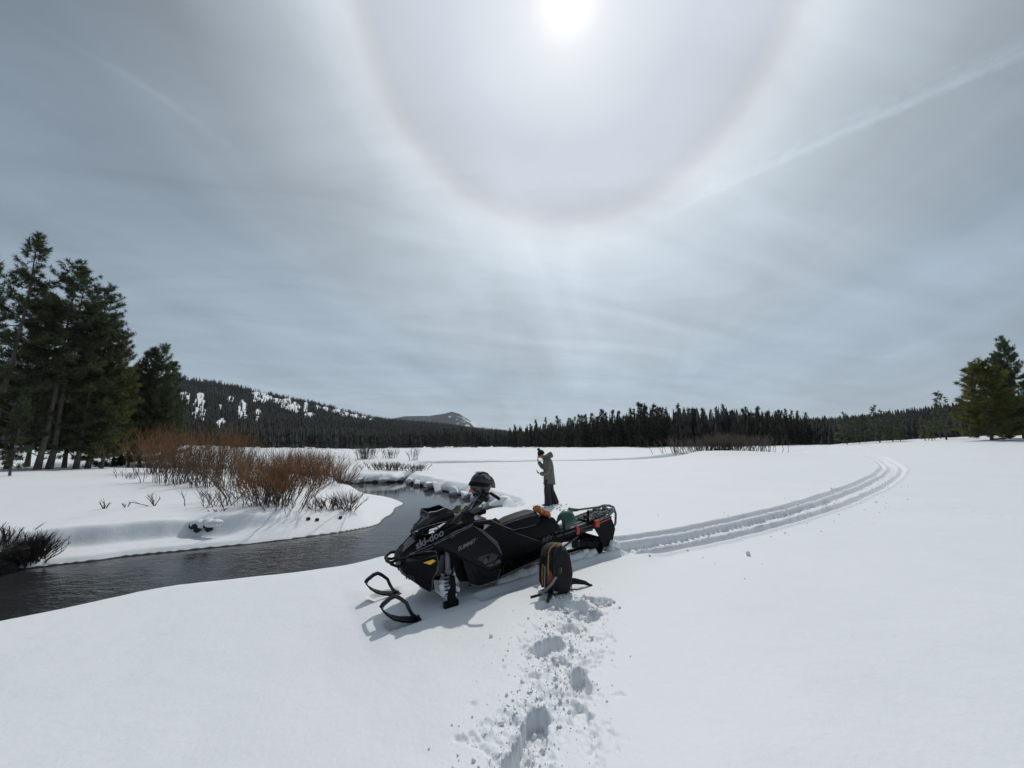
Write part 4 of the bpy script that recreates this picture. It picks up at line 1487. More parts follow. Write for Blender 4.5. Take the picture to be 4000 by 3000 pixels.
# metal facet laid on the screen to stand in for its sky reflection
for s in (1, -1):
    MB().plate([(-0.085, .158 * s, 1.10), (-0.175, .135 * s, 1.168), (-0.25, .15 * s, 1.125), (-0.2, .17 * s, 1.09)], 0.004, (0, s, .6)).build('screen_reflection', ALU, sled)
# headlights
for s in (1, -1):
    hl = MB().plate([(.252, .02 * s, .905), (.235, .115 * s, .885), (.165, .20 * s, .893), (.055, .262 * s, .905), (-.10, .262 * s, 1.005), (-.03, .243 * s, .992), (.06, .222 * s, .985), (.145, .178 * s, .962), (.225, .095 * s, .942)], 0.02, (1, s, .2)).build('headlight', LENS, sled, bevel=0.004)
    MB().plate([(.245, .05 * s, .918), (.236, .105 * s, .897), (.20, .152 * s, .90), (.215, .12 * s, .937)], .008, (1, s, .2)).build('lamp_reflector', CHROME, hl)
    MB().plate([(.105, .243 * s, .938), (.105, .240 * s, .957), (.005, .268 * s, .978), (.0, .270 * s, .955)], .008, (1, s, .2)).build('lamp_reflector', CHROME, hl)
    MB().plate([(.11, .243 * s, .908), (.11, .244 * s, .93), (.05, .266 * s, .944), (.045, .266 * s, .915)], .008, (1, s, .2)).build('lamp_reflector', CHROME, hl)
    MB().plate([(.0, .268 * s, .985), (-.085, .272 * s, 1.012), (-.11, .272 * s, 1.01), (-.02, .272 * s, .965)], .008, (1, s, .2)).build('lamp_reflector', CHROME, hl)
    MB().box((.17, .195 * s, .925), (.02, .012, .07), Matrix.Rotation(R_(-35 * s), 3, 'Z')).build('lamp_divider', BLK, hl)
# long band with the maker's name, nose to console
for s in (1, -1):
    bd = MB().plate([(.36, .205 * s, .705), (.30, .245 * s, .725), (.10, .305 * s, .79), (-.22, .335 * s, .895), (-.48, .33 * s, .95), (-.50, .30 * s, .985), (-.25, .295 * s, .975), (.0, .285 * s, .905), (.2, .245 * s, .825)], 0.02, (0, s, .45)).build('hood_band', PANEL, sled, bevel=0.005)
    if s > 0:
        lettering('ski-doo', 0.125, (.283, .262, .753), (-.45, .075, .158), (.12, -.28, .95), GREY_T, bd, bold=0.0035, shear=0.2, sx=1.0)
    else:
        lettering('ski-doo', 0.125, (-.17, -.338, .888), (.45, .075, -.158), (.12, .28, .95), GREY_T, bd, bold=0.0035, shear=-0.2)
    MB().plate([(.30, .252 * s, .705), (.06, .318 * s, .77), (.10, .318 * s, .735), (.25, .275 * s, .70)], .012, (0, s, .3)).build('band_wedge', ALU, sled)


def yp(z):
    return 0.335 + 0.16 * max(0.0, min(0.95 - z, 0.55))


# upper and lower side panels
for s in (1, -1):
    out = [(.085, .795), (-.08, .835), (-.21, .868), (-.34, .90), (-.46, .925), (-.59, .815), (-.85, .545), (-.865, .40), (-.82, .335), (-.66, .325), (-.46, .45), (-.27, .575), (-.08, .70)]
    mb = MB()
    ctr = [(-.14, .78), (-.45, .72), (-.65, .50)]
    P = [Vector((x, yp(z) * s, z)) for x, z in out]
    C3 = [Vector((x, (yp(z) + .022) * s, z)) for x, z in ctr]
    n = len(P)
    V_ = P + C3 + [p - Vector((0, .03 * s, 0)) for p in P]
    a, b_, c_ = n, n + 1, n + 2
    F = [(0, 1, a), (1, 2, a), (2, 3, a), (3, 4, b_), (3, b_, a), (4, 5, b_), (5, 6, c_), (5, c_, b_), (6, 7, c_), (7, 8, c_), (8, 9, c_), (9, 10, c_), (10, b_, c_), (10, 11, b_), (11, a, b_), (11, 12, a), (12, 0, a)]
    F += [(i, (i + 1) % n, n + 3 + (i + 1) % n, n + 3 + i) for i in range(n)]
    if s > 0:
        F = [tuple(reversed(f)) for f in F]
    mb.add(V_, F)
    sp = mb.build('side_panel', PANEL, sled, smooth=30, bevel=0.004)
    # raised edge along the lower ridge and along the rear seam
    MB().tube([(.09, (yp(.79) + .004) * s, .785), (-.27, (yp(.57) + .008) * s, .562), (-.66, (yp(.32) + .008) * s, .318), (-.83, (yp(.32) + .004) * s, .33)], .011, 6).build('panel_ridge', BLK, sp, smooth=40)
    MB().plate([(-.46, (yp(.92) + .006) * s, .935), (-.60, (yp(.80) + .008) * s, .82), (-.80, (yp(.6) + .012) * s, .60), (-.87, (yp(.5) + .01) * s, .47), (-.875, (yp(.5) - .01) * s, .52), (-.82, (yp(.6) - .005) * s, .66), (-.62, (yp(.8) - .005) * s, .85)], .012, (0, s, .2)).build('panel_seam', GREY_D, sp)
    sl, sd2 = (-.291, 0, .067), (0, -.16 * s, 1)
    if s > 0:
        lettering('SUMMIT', .066, (-.215, yp(.67) + .026, .660), (-.291, -.012, .067), (0, -.16, 1), GREY_T, sp, shear=0.45, sx=1.15, bold=0.0015)
        lettering('SP', .03, (-.49, yp(.72) + .026, .742), (-.291, -.012, .067), (0, -.16, 1), GREY_D, sp, shear=0.45)
        lettering('850', .038, (-.14, yp(.82) + .024, .822), (-.291, -.01, .10), (0, -.16, 1), GREY_D, sp, shear=0.35)
    # hatched decal
    dec = MB()
    for k in range(7):
        x0 = -.475 - k * .022
        dec.plate([(x0, (yp(.49) + .018) * s, .495 - k * .009), (x0 - .012, (yp(.49) + .018) * s, .495 - k * .009), (x0 - .055, (yp(.53) + .022) * s, .535 + k * .001), (x0 - .043, (yp(.53) + .022) * s, .535 + k * .001)], .002, (0, s, .1))
    for k in range(5):
        x0 = -.665 - k * .024
        dec.plate([(x0 + .03, (yp(.43) + .018) * s, .425 + k * .004), (x0 + .014, (yp(.43) + .018) * s, .425 + k * .004), (x0 - .045, (yp(.54) + .02) * s, .545 - k * .012), (x0 - .03, (yp(.54) + .02) * s, .545 - k * .012)], .002, (0, s, .1))
    dec.plate([(-.60, (yp(.41) + .02) * s, .405), (-.67, (yp(.38) + .017) * s, .378), (-.845, (yp(.4) + .008) * s, .395), (-.82, (yp(.44) + .012) * s, .437), (-.69, (yp(.42) + .02) * s, .415)], .003, (0, s, .1))
    dec.plate([(-.56, (yp(.45) + .018) * s, .452), (-.61, (yp(.41) + .018) * s, .415), (-.64, (yp(.46) + .02) * s, .465), (-.62, (yp(.5) + .02) * s, .50)], .003, (0, s, .1))
    dec.build('hatched_decal', GREY_D, sp)
    if s > 0:
        lettering('PDT', .034, (-.705, yp(.4) + .021, .392), (-.2, -.008, .022), (0, -.16, 1), BLK, sp, shear=0.2)
    low = MB().plate([(-.275, (yp(.57) - .005) * s, .555), (-.66, (yp(.32) - .005) * s, .305), (-.83, (yp(.32) - .01) * s, .315), (-.845, .40 * s, .29), (-.81, .36 * s, .15), (-.53, .35 * s, .135), (-.385, .36 * s, .205)], .03, (0, s, -.1)).build('lower_side_panel', PANEL, sled, bevel=0.008)
    MB().tube([(-.505, .412 * s, .39), (-.498, .407 * s, .345), (-.565, .398 * s, .26), (-.655, .402 * s, .27), (-.645, .408 * s, .30)], .006, 5).build('vent_edge', BLK, low)
    # dark pan below
    MB().plate([(-.40, .35 * s, .20), (-.54, .34 * s, .13), (-.82, .35 * s, .145), (-1.0, .3 * s, .17), (-.95, .22 * s, .12), (-.45, .2 * s, .11)], .02, (0, s, -1)).build('belly_pan', BLK, sled)
    # front bumper skin with the amber marker
    fs = MB().plate([(.435, .165 * s, .635), (.425, .175 * s, .55), (.385, .20 * s, .45), (.10, .285 * s, .215), (.095, .295 * s, .35), (.035, .31 * s, .45), (.015, .312 * s, .56), (.05, .312 * s, .70), (.22, .272 * s, .715), (.36, .21 * s, .69)], .02, (.3, s, 0)).build('bumper_skin', BLK, sled, bevel=0.006)
    am = MB().plate([(.205, .288 * s, .585), (.09, .316 * s, .607), (.05, .322 * s, .585), (.12, .311 * s, .548)], .02, (.3, s, 0)).build('amber_reflector', AMBER, sled, bevel=0.002)
    am.location = (0.006, 0.012 * s, 0)
    MB().plate([(.40, .205 * s, .66), (.30, .26 * s, .675), (.04, .33 * s, .665), (.03, .33 * s, .635), (.25, .285 * s, .62), (.40, .21 * s, .615)], .012, (.3, s, .2)).build('bumper_crease', BLK_G, fs)
    # slotted intake in the chin
    gr = MB()
    for k in range(4):
        gr.box((.40 - k * .028, (.186 + k * .012) * s, .44 - k * .012), (.012, .03, .075), Matrix.Rotation(R_(18), 3, 'Y'))
    gr.build('chin_grille', ALU, fs)
# nose plate and tow loop
MB().plate([(.462, .085, .66), (.40, .12, .725), (.25, .13, .822), (.25, -.13, .822), (.40, -.12, .725), (.462, -.085, .66)], .012, (1, 0, 1)).build('nose_plate', BLK_G, sled, bevel=.004)
MB().tube([(.41, .18, .650), (.50, .172, .655), (.57, .14, .622), (.585, 0, .612), (.57, -.14, .622), (.50, -.172, .655), (.41, -.18, .650)], .019, 8).tube(
    [(.38, .195, .575), (.49, .178, .57), (.575, .135, .612)], .018, 8).tube([(.38, -.195, .575), (.49, -.178, .57), (.575, -.135, .612)], .018, 8).build('front_bumper', BLK, sled, smooth=50)

# pale grey lines along bodywork edges and seams, painted in as edge highlights
EDGE = material('panel_edge_highlight', (0.15, 0.155, 0.165), 0.4, var=0.35, vscale=14)
for s in (1, -1):
    ed = MB()
    ed.tube([(x, (yp(z) + .004) * s, z) for x, z in ((.085, .795), (-.08, .835), (-.21, .868), (-.34, .90), (-.46, .925))], .0055, 5)
    ed.tube([(.36, .209 * s, .702), (.30, .249 * s, .722), (.10, .309 * s, .787), (-.22, .339 * s, .892), (-.48, .334 * s, .947)], .0055, 5)
    ed.tube([(x, y * s, z) for x, y, z in hi_], .0055, 5)
    ed.tube([(-.385, .364 * s, .205), (-.53, .354 * s, .135), (-.81, .364 * s, .15), (-.845, .404 * s, .29)], .0055, 5)
    ed.tube([(.24, .06 * s, .925), (.20, .13 * s, .96), (.10, .205 * s, 1.0), (-.05, .24 * s, 1.02), (-.13, .262 * s, 1.02)], .0048, 5)
    ed.tube([(.435, .168 * s, .64), (.36, .214 * s, .69), (.22, .276 * s, .715), (.05, .316 * s, .70)], .0048, 5)
    ed.tube([(.10, .289 * s, .215), (.097, .299 * s, .35), (.037, .314 * s, .45), (.017, .316 * s, .56), (.05, .316 * s, .70)], .0048, 5)
    ed.tube([(-.50, .303 * s, .968), (-.80, .258 * s, .938), (-.93, .233 * s, .853), (-1.22, .213 * s, .703)], .0055, 5)
    ed.tube([(-1.22, .238 * s, .672), (-1.64, .225 * s, .478)], .0048, 5)
    ed.tube([(-.98, .115 * s, .738), (-1.08, .168 * s, .718), (-1.22, .193 * s, .709), (-1.45, .203 * s, .709), (-1.62, .203 * s, .719)], .0048, 5)
    ed.tube([(-1.08, .127 * s, .792), (-1.22, .152 * s, .823), (-1.45, .168 * s, .848), (-1.66, .172 * s, .857)], .0048, 5)
    ed.build('edge_highlight', EDGE, sled, smooth=60)
# skis, spindles, arms, shocks
for s in (1, -1):
    Y = .445 * s
    sk = MB()
    prof = [(-.46, .0, .05), (-.40, .0, .07), (-.1, .004, .075), (.30, .010, .075), (.42, .028, .072), (.54, .065, .066), (.64, .118, .058), (.71, .18, .048), (.765, .258, .035)]
    sk.loft([[Vector((x, Y + w * q, z + (0.012 if t else -.012) + (0 if abs(q) < .5 else .004))) for q, t in ((-1, 1), (-.35, 1), (.35, 1), (1, 1), (1, 0), (.3, -.5), (-.3, -.5), (-1, 0))] for x, z, w in prof])
    ski = sk.build('ski', BLK, sled, smooth=35)
    MB().tube([(.762, Y, .255), (.735, Y, .29), (.655, Y, .335), (.60, Y, .343), (.545, Y, .305), (.475, Y, .238), (.445, Y, .16), (.405, Y, .085), (.345, Y, .03)], [(.019, .027)] * 9, 4, flat=(0, 0, 1)).build('ski_loop', BLK_G, ski, bevel=.005)
    MB().tube([(.742, Y - .03 * 1, .262), (.742, Y + .03, .262)], .011, 8).build('loop_bolt', STEEL, ski)
    MB().box((-.08, Y, -.005), (.5, .018, .03)).build('ski_keel', RUB, ski)
    MB().box((-.09, Y - .01 * s, .065), (.19, .075, .075)).build('ski_saddle', BLK, ski, bevel=.012)
    spn = MB().loft([[Vector((x + dx * w, y * s + dy * w2 * s, z)) for dx, dy in ((-1, -1), (1, -1), (1, 1), (-1, 1))] for x, y, z, w, w2 in
                     ((-.095, .445, .06, .045, .03), (-.10, .43, .16, .05, .032), (-.13, .405, .27, .04, .03), (-.14, .385, .37, .025, .025))])
    spn.build('spindle', BLK, sled, bevel=.01)
    arm = MB()
    for (x0, z0) in ((.04, .22), (-.32, .22)):
        arm.tube([(x0, .19 * s, z0), (-.10, .42 * s, .135)], .019, 6)
    for (x0, z0) in ((.0, .40), (-.24, .40)):
        arm.tube([(x0, .20 * s, z0), (-.13, .40 * s, .33)], .014, 6)
    arm.tube([(-.22, .15 * s, .30), (-.17, .41 * s, .24)], .010, 6)
    arm.build('suspension_arm', FROST_S, sled, smooth=50)
    top, bot = Vector((-.10, .325 * s, .66)), Vector((-.085, .40 * s, .125))
    d_ = (bot - top)
    shk = MB().tube([top, top + d_ * .05, top + d_ * .055, top + d_ * .38, top + d_ * .385, top + d_ * .47], [.030, .030, .036, .036, .046, .046], 12).build('shock_absorber', SHOCK, sled, smooth=30)
    MB().tube([top + d_ * .45, bot], .013, 8).build('shock_shaft', STEEL, shk)
    hx = []
    ax = d_.normalized()
    e = ax.cross(Vector((1, 0, 0))).normalized()
    g2 = ax.cross(e)
    for k in range(85):
        an = k * 2 * math.pi / 13
        hx.append(top + d_ * (.46 + .50 * k / 84) + (e * math.cos(an) + g2 * math.sin(an)) * .050)
    MB().tube(hx, .0095, 5).build('coil_spring', BLK_G, shk, smooth=60)
    MB().plate([(.075, .265 * s, .335), (.06, .27 * s, .20), (-.06, .41 * s, .075), (-.09, .43 * s, .20), (-.07, .38 * s, .33)], .03, (.6, s, .2)).build('arm_guard', FROST_L, sled, bevel=.008)
    MB().plate([(-.17, .40 * s, .36), (-.20, .38 * s, .14), (-.14, .44 * s, .03), (-.05, .455 * s, .02), (-.07, .45 * s, .12)], .02, (-.2, s, 0)).build('spindle_fin', BLK, sled, bevel=.006)
    rr_ = random.Random(31 + s)
    sn = MB()
    for k in range(16):
        t = rr_.random()
        sn.ball((-.02 - .20 * rr_.random(), (.22 + .16 * t) * s, .30 - .13 * t + rr_.uniform(-.03, .05)), rr_.uniform(.025, .062), 8, 5, .25, rr_)
    for k in range(7):
        sn.ball((-.12 + rr_.uniform(-.05, .06), (.42 + rr_.uniform(-.03, .01)) * s, .08 + .03 * k), rr_.uniform(.018, .034), 7, 5, .25, rr_)
    sno = sn.build('packed_snow', SNOW, sled, smooth=60)
    sno['kind'] = 'stuff'
    MB().plate([(.03, .24 * s, .36), (-.03, .28 * s, .62), (-.07, .29 * s, .62), (-.075, .26 * s, .36)], .01, (0, s, 0)).build('frame_gusset', ALU, sled)
    MB().plate([(.04, .25 * s, .21), (.0, .27 * s, .33), (-.05, .25 * s, .21)], .01, (0, s, 0)).build('frame_gusset', ALU, sled)

# console, steering post, handlebar
for s in (1, -1):
    MB().plate([(-.16, .285 * s, .985), (-.26, .275 * s, .962), (-.50, .285 * s, .972), (-.60, .18 * s, 1.035), (-.42, .13 * s, 1.095)], .02, (0, s, .7)).build('console_side', BLK, sled, bevel=.006)
    MB().plate([(-.50, .30 * s, .965), (-.80, .255 * s, .935), (-.93, .23 * s, .85), (-1.22, .21 * s, .70), (-1.23, .225 * s, .665), (-.93, .25 * s, .80), (-.62, .31 * s, .90)], .02, (0, s, .3)).build('knee_rail', PANEL, sled, bevel=.006)
    kp = MB().plate([(-.62, .315 * s, .89), (-.92, .265 * s, .805), (-1.22, .235 * s, .67), (-1.64, .222 * s, .475), (-1.60, .222 * s, .36), (-1.0, .255 * s, .30), (-.86, .30 * s, .32), (-.845, .315 * s, .54)], .02, (0, s, .1)).build('knee_panel', BLK, sled, bevel=.006)
    MB().plate([(-.99, .268 * s, .72), (-1.15, .255 * s, .66), (-1.26, .244 * s, .56), (-.95, .278 * s, .51)], .008, (0, s, .1)).build('knee_pad', PANEL, kp, bevel=.004)
    MB().plate([(-.92, .28 * s, .755), (-.985, .27 * s, .735), (-.965, .275 * s, .69), (-.93, .28 * s, .70)], .012, (0, s, .1)).build('vent_hole', RUB, kp)
    MB().plate([(-.64, .325 * s, .83), (-.665, .318 * s, .905), (-.76, .30 * s, .878)], .01, (0, s, .5)).build('bright_gusset', STEEL, kp)
st_ = MB().plate([(-.54, .197, 1.01), (-.625, .175, 1.015), (-.75, .215, .955), (-.565, .235, .965)], .004, (0, 1, .8)).build('warning_sticker', WHITE_T, sled)
MB().plate([(-.60, .188, 1.014), (-.625, .18, 1.016), (-.75, .22, .957), (-.655, .23, .964)], .003, (0, 1, .8)).build('sticker_print', PINK_T, st_).location = (0, .003, .004)
MB().box((-.66, 0, 1.0), (.30, .26, .06), Matrix.Rotation(R_(14), 3, 'Y')).build('gauge_console', BLK, sled, bevel=.02)
pst = MB()
for s in (1, -1):
    pst.tube([(-.52, .045 * s, 1.02), (-.66, .04 * s, 1.17), (-.76, .05 * s, 1.275)], .014, 7)
pst.tube([(-.48, 0, 1.03), (-.72, 0, 1.24)], .011, 6).tube([(-.60, -.06, 1.10), (-.60, .06, 1.10)], .010, 6)
pst.build('steering_post', STEEL, sled, smooth=40)
bar = MB().tube([(-.86, .42, 1.235), (-.80, .33, 1.30), (-.77, .22, 1.315), (-.765, .10, 1.285), (-.765, -.10, 1.285), (-.77, -.22, 1.315), (-.80, -.33, 1.30), (-.86, -.42, 1.235)], .0125, 9).build('handlebar', BLK, sled, smooth=50)
for s in (1, -1):
    MB().tube([(-.785, .30 * s, 1.312), (-.82, .36 * s, 1.278), (-.865, .425 * s, 1.232)], [.022, .022, .023], 10).build('grip', RUB, bar, smooth=40)
    MB().tube([(-.76, .20 * s, 1.30), (-.73, .26 * s, 1.27), (-.74, .36 * s, 1.22)], [.010, .008, .007], 6).build('brake_lever', BLK_G, bar, smooth=40)
    MB().box((-.765, .20 * s, 1.30), (.06, .09, .055)).build('control_pod', BLK, bar, bevel=.012)
cb = MB()
rc = random.Random(3)
for k in range(7):
    y0 = rc.uniform(-.14, .2)
    cb.tube([(-.76, y0, 1.27), (-.70 + rc.uniform(-.05, .05), y0 * .8 + rc.uniform(-.04, .04), 1.17), (-.60, y0 * .5 + rc.uniform(-.03, .03), 1.08), (-.50, y0 * .5, 1.04)], .0065, 5)
cb.build('control_cable', RUB, sled, smooth=60)
cb = MB().tube([(-.70, .10, 1.20), (-.74, .13, 1.12), (-.71, .12, 1.05), (-.73, .13, 1.01), (-.78, .12, 1.0), (-.80, .12, 1.04)], .007, 5)
cb.build('tether_cord', RUB, sled, smooth=60)
ol = MB()
for (x, y, z, dx, dz, w) in ((-.33, .06, 1.10, -.09, .07, .05), (-.40, -.04, 1.10, -.08, .05, .05), (-.47, .06, 1.09, -.07, .03, .06), (-.52, -.02, 1.07, -.06, .06, .05), (-.43, .10, 1.085, -.06, -.01, .05)):
    ol.plate([(x, y - w, z), (x + dx * .4, y - w * .6, z + dz * .9), (x + dx, y, z + dz), (x + dx * .5, y + w, z + dz * .3), (x + .02, y + w, z - .01)], .02, (0, 0, 1))
ol.build('handlebar_bag', OLIVE, sled, bevel=.008)
MB().plate([(-.86, .12, .90), (-.93, .16, .93), (-1.02, .15, .86), (-.95, .12, .82)], .03, (0, .4, 1)).build('knee_strap', OLIVE, sled, bevel=.006)

# seat
MB().mirror_loft([
    (-.97, [(0, .80), (.05, .795), (.09, .77), (.11, .73), (0, .72)]),
    (-1.08, [(0, .825), (.08, .82), (.125, .79), (.165, .715), (0, .70)]),
    (-1.22, [(0, .862), (.10, .855), (.15, .82), (.19, .705), (0, .69)]),
    (-1.45, [(0, .890), (.115, .882), (.165, .845), (.20, .705), (0, .69)]),
    (-1.62, [(0, .902), (.12, .895), (.17, .855), (.20, .715), (0, .70)]),
    (-1.685, [(0, .898), (.12, .89), (.165, .85), (.195, .73), (0, .72)]),
    (-1.73, [(0, .86), (.10, .85), (.14, .82), (.17, .74), (0, .73)])]).build('seat', VINYL, sled, smooth=40, bevel=.008)
MB().mirror_loft([
    (-1.18, [(0, .695), (.15, .695), (.195, .69), (.205, .66), (0, .6)]),
    (-1.50, [(0, .705), (.17, .705), (.205, .695), (.212, .55), (0, .5)]),
    (-1.66, [(0, .80), (.15, .79), (.20, .705), (.213, .495), (0, .47)]),
    (-1.85, [(0, .80), (.16, .79), (.20, .72), (.213, .52), (0, .48)]),
    (-2.02, [(0, .755), (.15, .745), (.195, .68), (.208, .56), (0, .5)]),
    (-2.09, [(0, .66), (.13, .65), (.18, .62), (.195, .55), (0, .5)])]).build('seat_bag', BLK, sled, smooth=30, bevel=.008)

# tunnel, running boards
for s in (1, -1):
    tp = MB().plate([(-.90, .212 * s, .62), (-1.60, .212 * s, .47), (-1.95, .212 * s, .487), (-2.73, .212 * s, .53), (-3.25, .212 * s, .575), (-3.25, .212 * s, .50), (-2.79, .212 * s, .445), (-2.39, .212 * s, .395), (-1.9, .212 * s, .32), (-1.5, .212 * s, .25), (-.90, .212 * s, .18)], .008, (0, s, 0)).build('tunnel_side', BLK, sled)
    MB().plate([(-2.0, .222 * s, .488), (-2.73, .222 * s, .528), (-3.22, .222 * s, .57), (-3.22, .222 * s, .545), (-2.73, .222 * s, .50), (-2.0, .222 * s, .462)], .01, (0, s, 0)).build('tunnel_rail', ALU, tp)
    if s > 0:
        lettering('REV', .095, (-1.70, .217, .43), (-.29, 0, .038), (0, 0, 1), GREY_D, tp, shear=0.3, bold=0.002, sx=1.3)
    rbd = MB()
    rbd.plate([(-.84, .40 * s, .195), (-.84, .215 * s, .195), (-1.5, .215 * s, .27), (-2.05, .215 * s, .335), (-1.95, .33 * s, .325), (-1.45, .40 * s, .275)], .012, (0, 0, 1))
    ro_ = rbd.build('running_board', BLK, sled)
    MB().tube([(-.83, .415 * s, .195), (-1.45, .415 * s, .278), (-2.0, .35 * s, .335), (-2.42, .235 * s, .40)], .016, 7).build('board_edge', ALU, ro_, smooth=40)
    tz = MB()
    for k in range(9):
        tz.box((-.95 - k * .075, .33 * s, .216 + k * .0092), (.012, .10, .010))
    tz.build('foot_grips', ALU, ro_)
    MB().tube([(-.88, .40 * s, .21), (-.90, .39 * s, .33), (-.99, .37 * s, .37), (-1.06, .36 * s, .30)], .011, 6).build('toe_hold', RUB, ro_, smooth=50)
MB().loft([[Vector((x, -.216, z)), Vector((x, .216, z)), Vector((x, .216, z - .012)), Vector((x, -.216, z - .012))] for x, z in ((-1.55, .485), (-2.0, .494), (-2.73, .537), (-3.26, .582))]).build('tunnel_top', BLK, sled)
for k, yy in enumerate((-.13, .0, .13)):
    MB().loft([[Vector((x, yy - .045, z + .012)), Vector((x, yy + .045, z + .012)), Vector((x, yy + .045, z - .004)), Vector((x, yy - .045, z - .004))] for x, z in ((-2.1, .499), (-2.73, .539), (-3.2, .579))]).build('heat_exchanger', ALU, sled)

# track with lugs
loop = []
for k in range(9):
    a = math.pi * (0.5 + k / 8.0)
for (x, z) in ((-.80, .50),):
    pass
pts = [(-1.0, .46), (-1.6, .40), (-2.2, .345), (-2.6, .30), (-2.86, .255), (-2.97, .20), (-3.0, .13), (-2.97, .06), (-2.88, .01), (-2.7, -.01), (-2.0, -.015), (-1.4, -.005), (-1.15, .04), (-.92, .15), (-.74, .27), (-.70, .38), (-.78, .46)]
pc = catmull(pts + [pts[0]], 6)[:-1]
tk = MB()
n = len(pc)
tan = np.roll(pc, -1, 0) - np.roll(pc, 1, 0)
tan /= np.linalg.norm(tan, axis=1)[:, None]
nor = np.stack([-tan[:, 1], tan[:, 0]], 1)
cen = pc.mean(0)
if ((pc - cen) * nor).sum() < 0:
    nor = -nor
rings = [[Vector((p[0], y, p[1])) + Vector((q[0], 0, q[1])) * h for y, h in ((-.2, 0), (.2, 0), (.2, .014), (-.2, .014))] for p, q in zip(pc, nor)]
tk.loft(rings + [rings[0]], True, False)
track = tk.build('track', RUB, sled)
lg = MB()
seg = np.linalg.norm(np.roll(pc, -1, 0) - pc, axis=1)
arc = np.concatenate([[0], np.cumsum(seg)])
for k in range(int(arc[-1] / .072)):
    s_ = k * .072
    i = min(np.searchsorted(arc, s_, 'right') - 1, n - 1)
    t = (s_ - arc[i]) / seg[i]
    p = pc[i] * (1 - t) + pc[(i + 1) % n] * t
    q, tt = nor[i], tan[i]
    m = Matrix(((tt[0], 0, q[0]), (0, 1, 0), (tt[1], 0, q[1])))
    for (y0, w) in ((-.13, .11), (0.0, .12), (.13, .11)) if k % 2 else ((-.165, .06), (-.055, .10), (.055, .10), (.165, .06)):
        lg.box((p[0] + q[0] * .035, y0, p[1] + q[1] * .035), (.009, w, .05), m)
lo = lg.build('track_lugs', RUB, track)
lo['kind'] = 'stuff'
fl = MB()
for k in range(4):
    x0 = -2.32 - k * .155
    fl.plate([(x0, .19, .335 - k * .03), (x0 - .15, .19, .31 - k * .03), (x0 - .15, .19, .19 - k * .015), (x0, .19, .225 - k * .018)], .012, (0, 1, 0))
fl.build('skid_guard', RUB, sled, bevel=.006)
rl = MB()
for s in (1, -1):
    rl.box((-2.0, .11 * s, .07), (1.75, .03, .05))
    rl.tube([(-1.3, .11 * s, .08), (-1.65, .12 * s, .34)], .015, 6).tube([(-2.25, .11 * s, .08), (-2.0, .12 * s, .33)], .015, 6)
rl.build('skid_rail', ALU, sled)
for s in (1, -1):
    MB().tube([(-2.87, .10 * s, .13), (-2.87, .14 * s, .13)], .105, 18).build('idler_wheel', BLK, sled, smooth=30)
    MB().tube([(-1.5, .13 * s, .045), (-1.5, .16 * s, .045)], .05, 14).build('idler_wheel', BLK, sled, smooth=30)

# tail: flap, grab bar, rack, tie-downs
flp = MB().plate([(-3.26, .215, .52), (-3.26, -.215, .52), (-3.31, -.225, .33), (-3.27, -.16, .18), (-3.25, -.15, .06), (-3.25, .15, .06), (-3.27, .19, .2), (-3.31, .225, .36)], .012, (-1, 0, 0)).build('snow_flap', RUB, sled)
lettering('Baeph·L.snow', .042, (-3.272, .175, .335), (-.05, -.34, -.01), (0, 0, 1), GREY_D, flp, shear=0)
sl = MB()
sl.box((-3.285, -.10, .24), (.02, .09, .022)).box((-3.285, .13, .25), (.02, .09, .02))
sl.build('flap_slot', SNOW, flp)
MB().plate([(-2.82, .205, .46), (-3.26, .215, .52), (-3.31, .225, .36), (-3.27, .19, .2), (-3.22, .19, .08), (-3.02, .20, .1), (-2.94, .205, .28)], .010, (0, 1, 0)).build('flap_gusset', RUB, sled)
gb = MB().tube([(-2.85, .215, .56), (-3.15, .22, .60), (-3.32, .20, .66), (-3.42, .12, .70), (-3.44, 0, .71), (-3.42, -.12, .70), (-3.32, -.20, .66), (-3.15, -.22, .60), (-2.85, -.215, .56)], .022, 8)
gb.tube([(-3.42, .12, .70), (-3.44, .14, .58), (-3.36, .19, .44), (-3.28, .20, .38)], .02, 8).tube([(-3.42, -.12, .70), (-3.44, -.14, .58), (-3.36, -.19, .44), (-3.28, -.20, .38)], .02, 8)
gb.build('rear_bumper', FROST, sled, smooth=50)
rk = MB().loft([[Vector((x, -.17, z)), Vector((x, .17, z)), Vector((x, .17, z - .02)), Vector((x, -.17, z - .02))] for x, z in ((-2.74, .592), (-3.32, .652))])
for k in range(5):
    rk.tube([(-2.78 - k * .115, -.17, .60 + k * .012), (-2.78 - k * .115, .17, .60 + k * .012)], .014, 6)
rk.tube([(-2.72, .17, .595), (-3.3, .17, .655)], .013, 6).tube([(-2.72, -.17, .595), (-3.3, -.17, .655)], .013, 6)
rk.build('cargo_rack', FROST, sled, smooth=40)
rr_ = random.Random(8)
fr = MB()
for k in range(26):
    t = rr_.random()
    fr.ball((-2.85 - .52 * t, rr_.uniform(-.17, .17), .60 + .07 * t + rr_.uniform(-.01, .02)), rr_.uniform(.018, .045), 8, 5, .25, rr_, (1.3, 1, .7))
fo = fr.build('frosty_cargo', FROST, sled, smooth=70)
fo['kind'] = 'stuff'
MB().tube([(-2.70, .19, .55), (-2.72, .19, .70), (-2.74, .18, .76)], [(.022, .022), (.02, .02), (.012, .018)], 4).build('rack_post', BLK, sled, bevel=.004)
MB().box((-2.67, .19, .665), (.09, .05, .05)).build('rack_clamp', BLK, sled, bevel=.01)
td = MB().box((-2.86, .235, .53), (.10, .055, .115), Matrix.Rotation(R_(-5), 3, 'Y')).build('tie_down', RED, sled, bevel=.008)
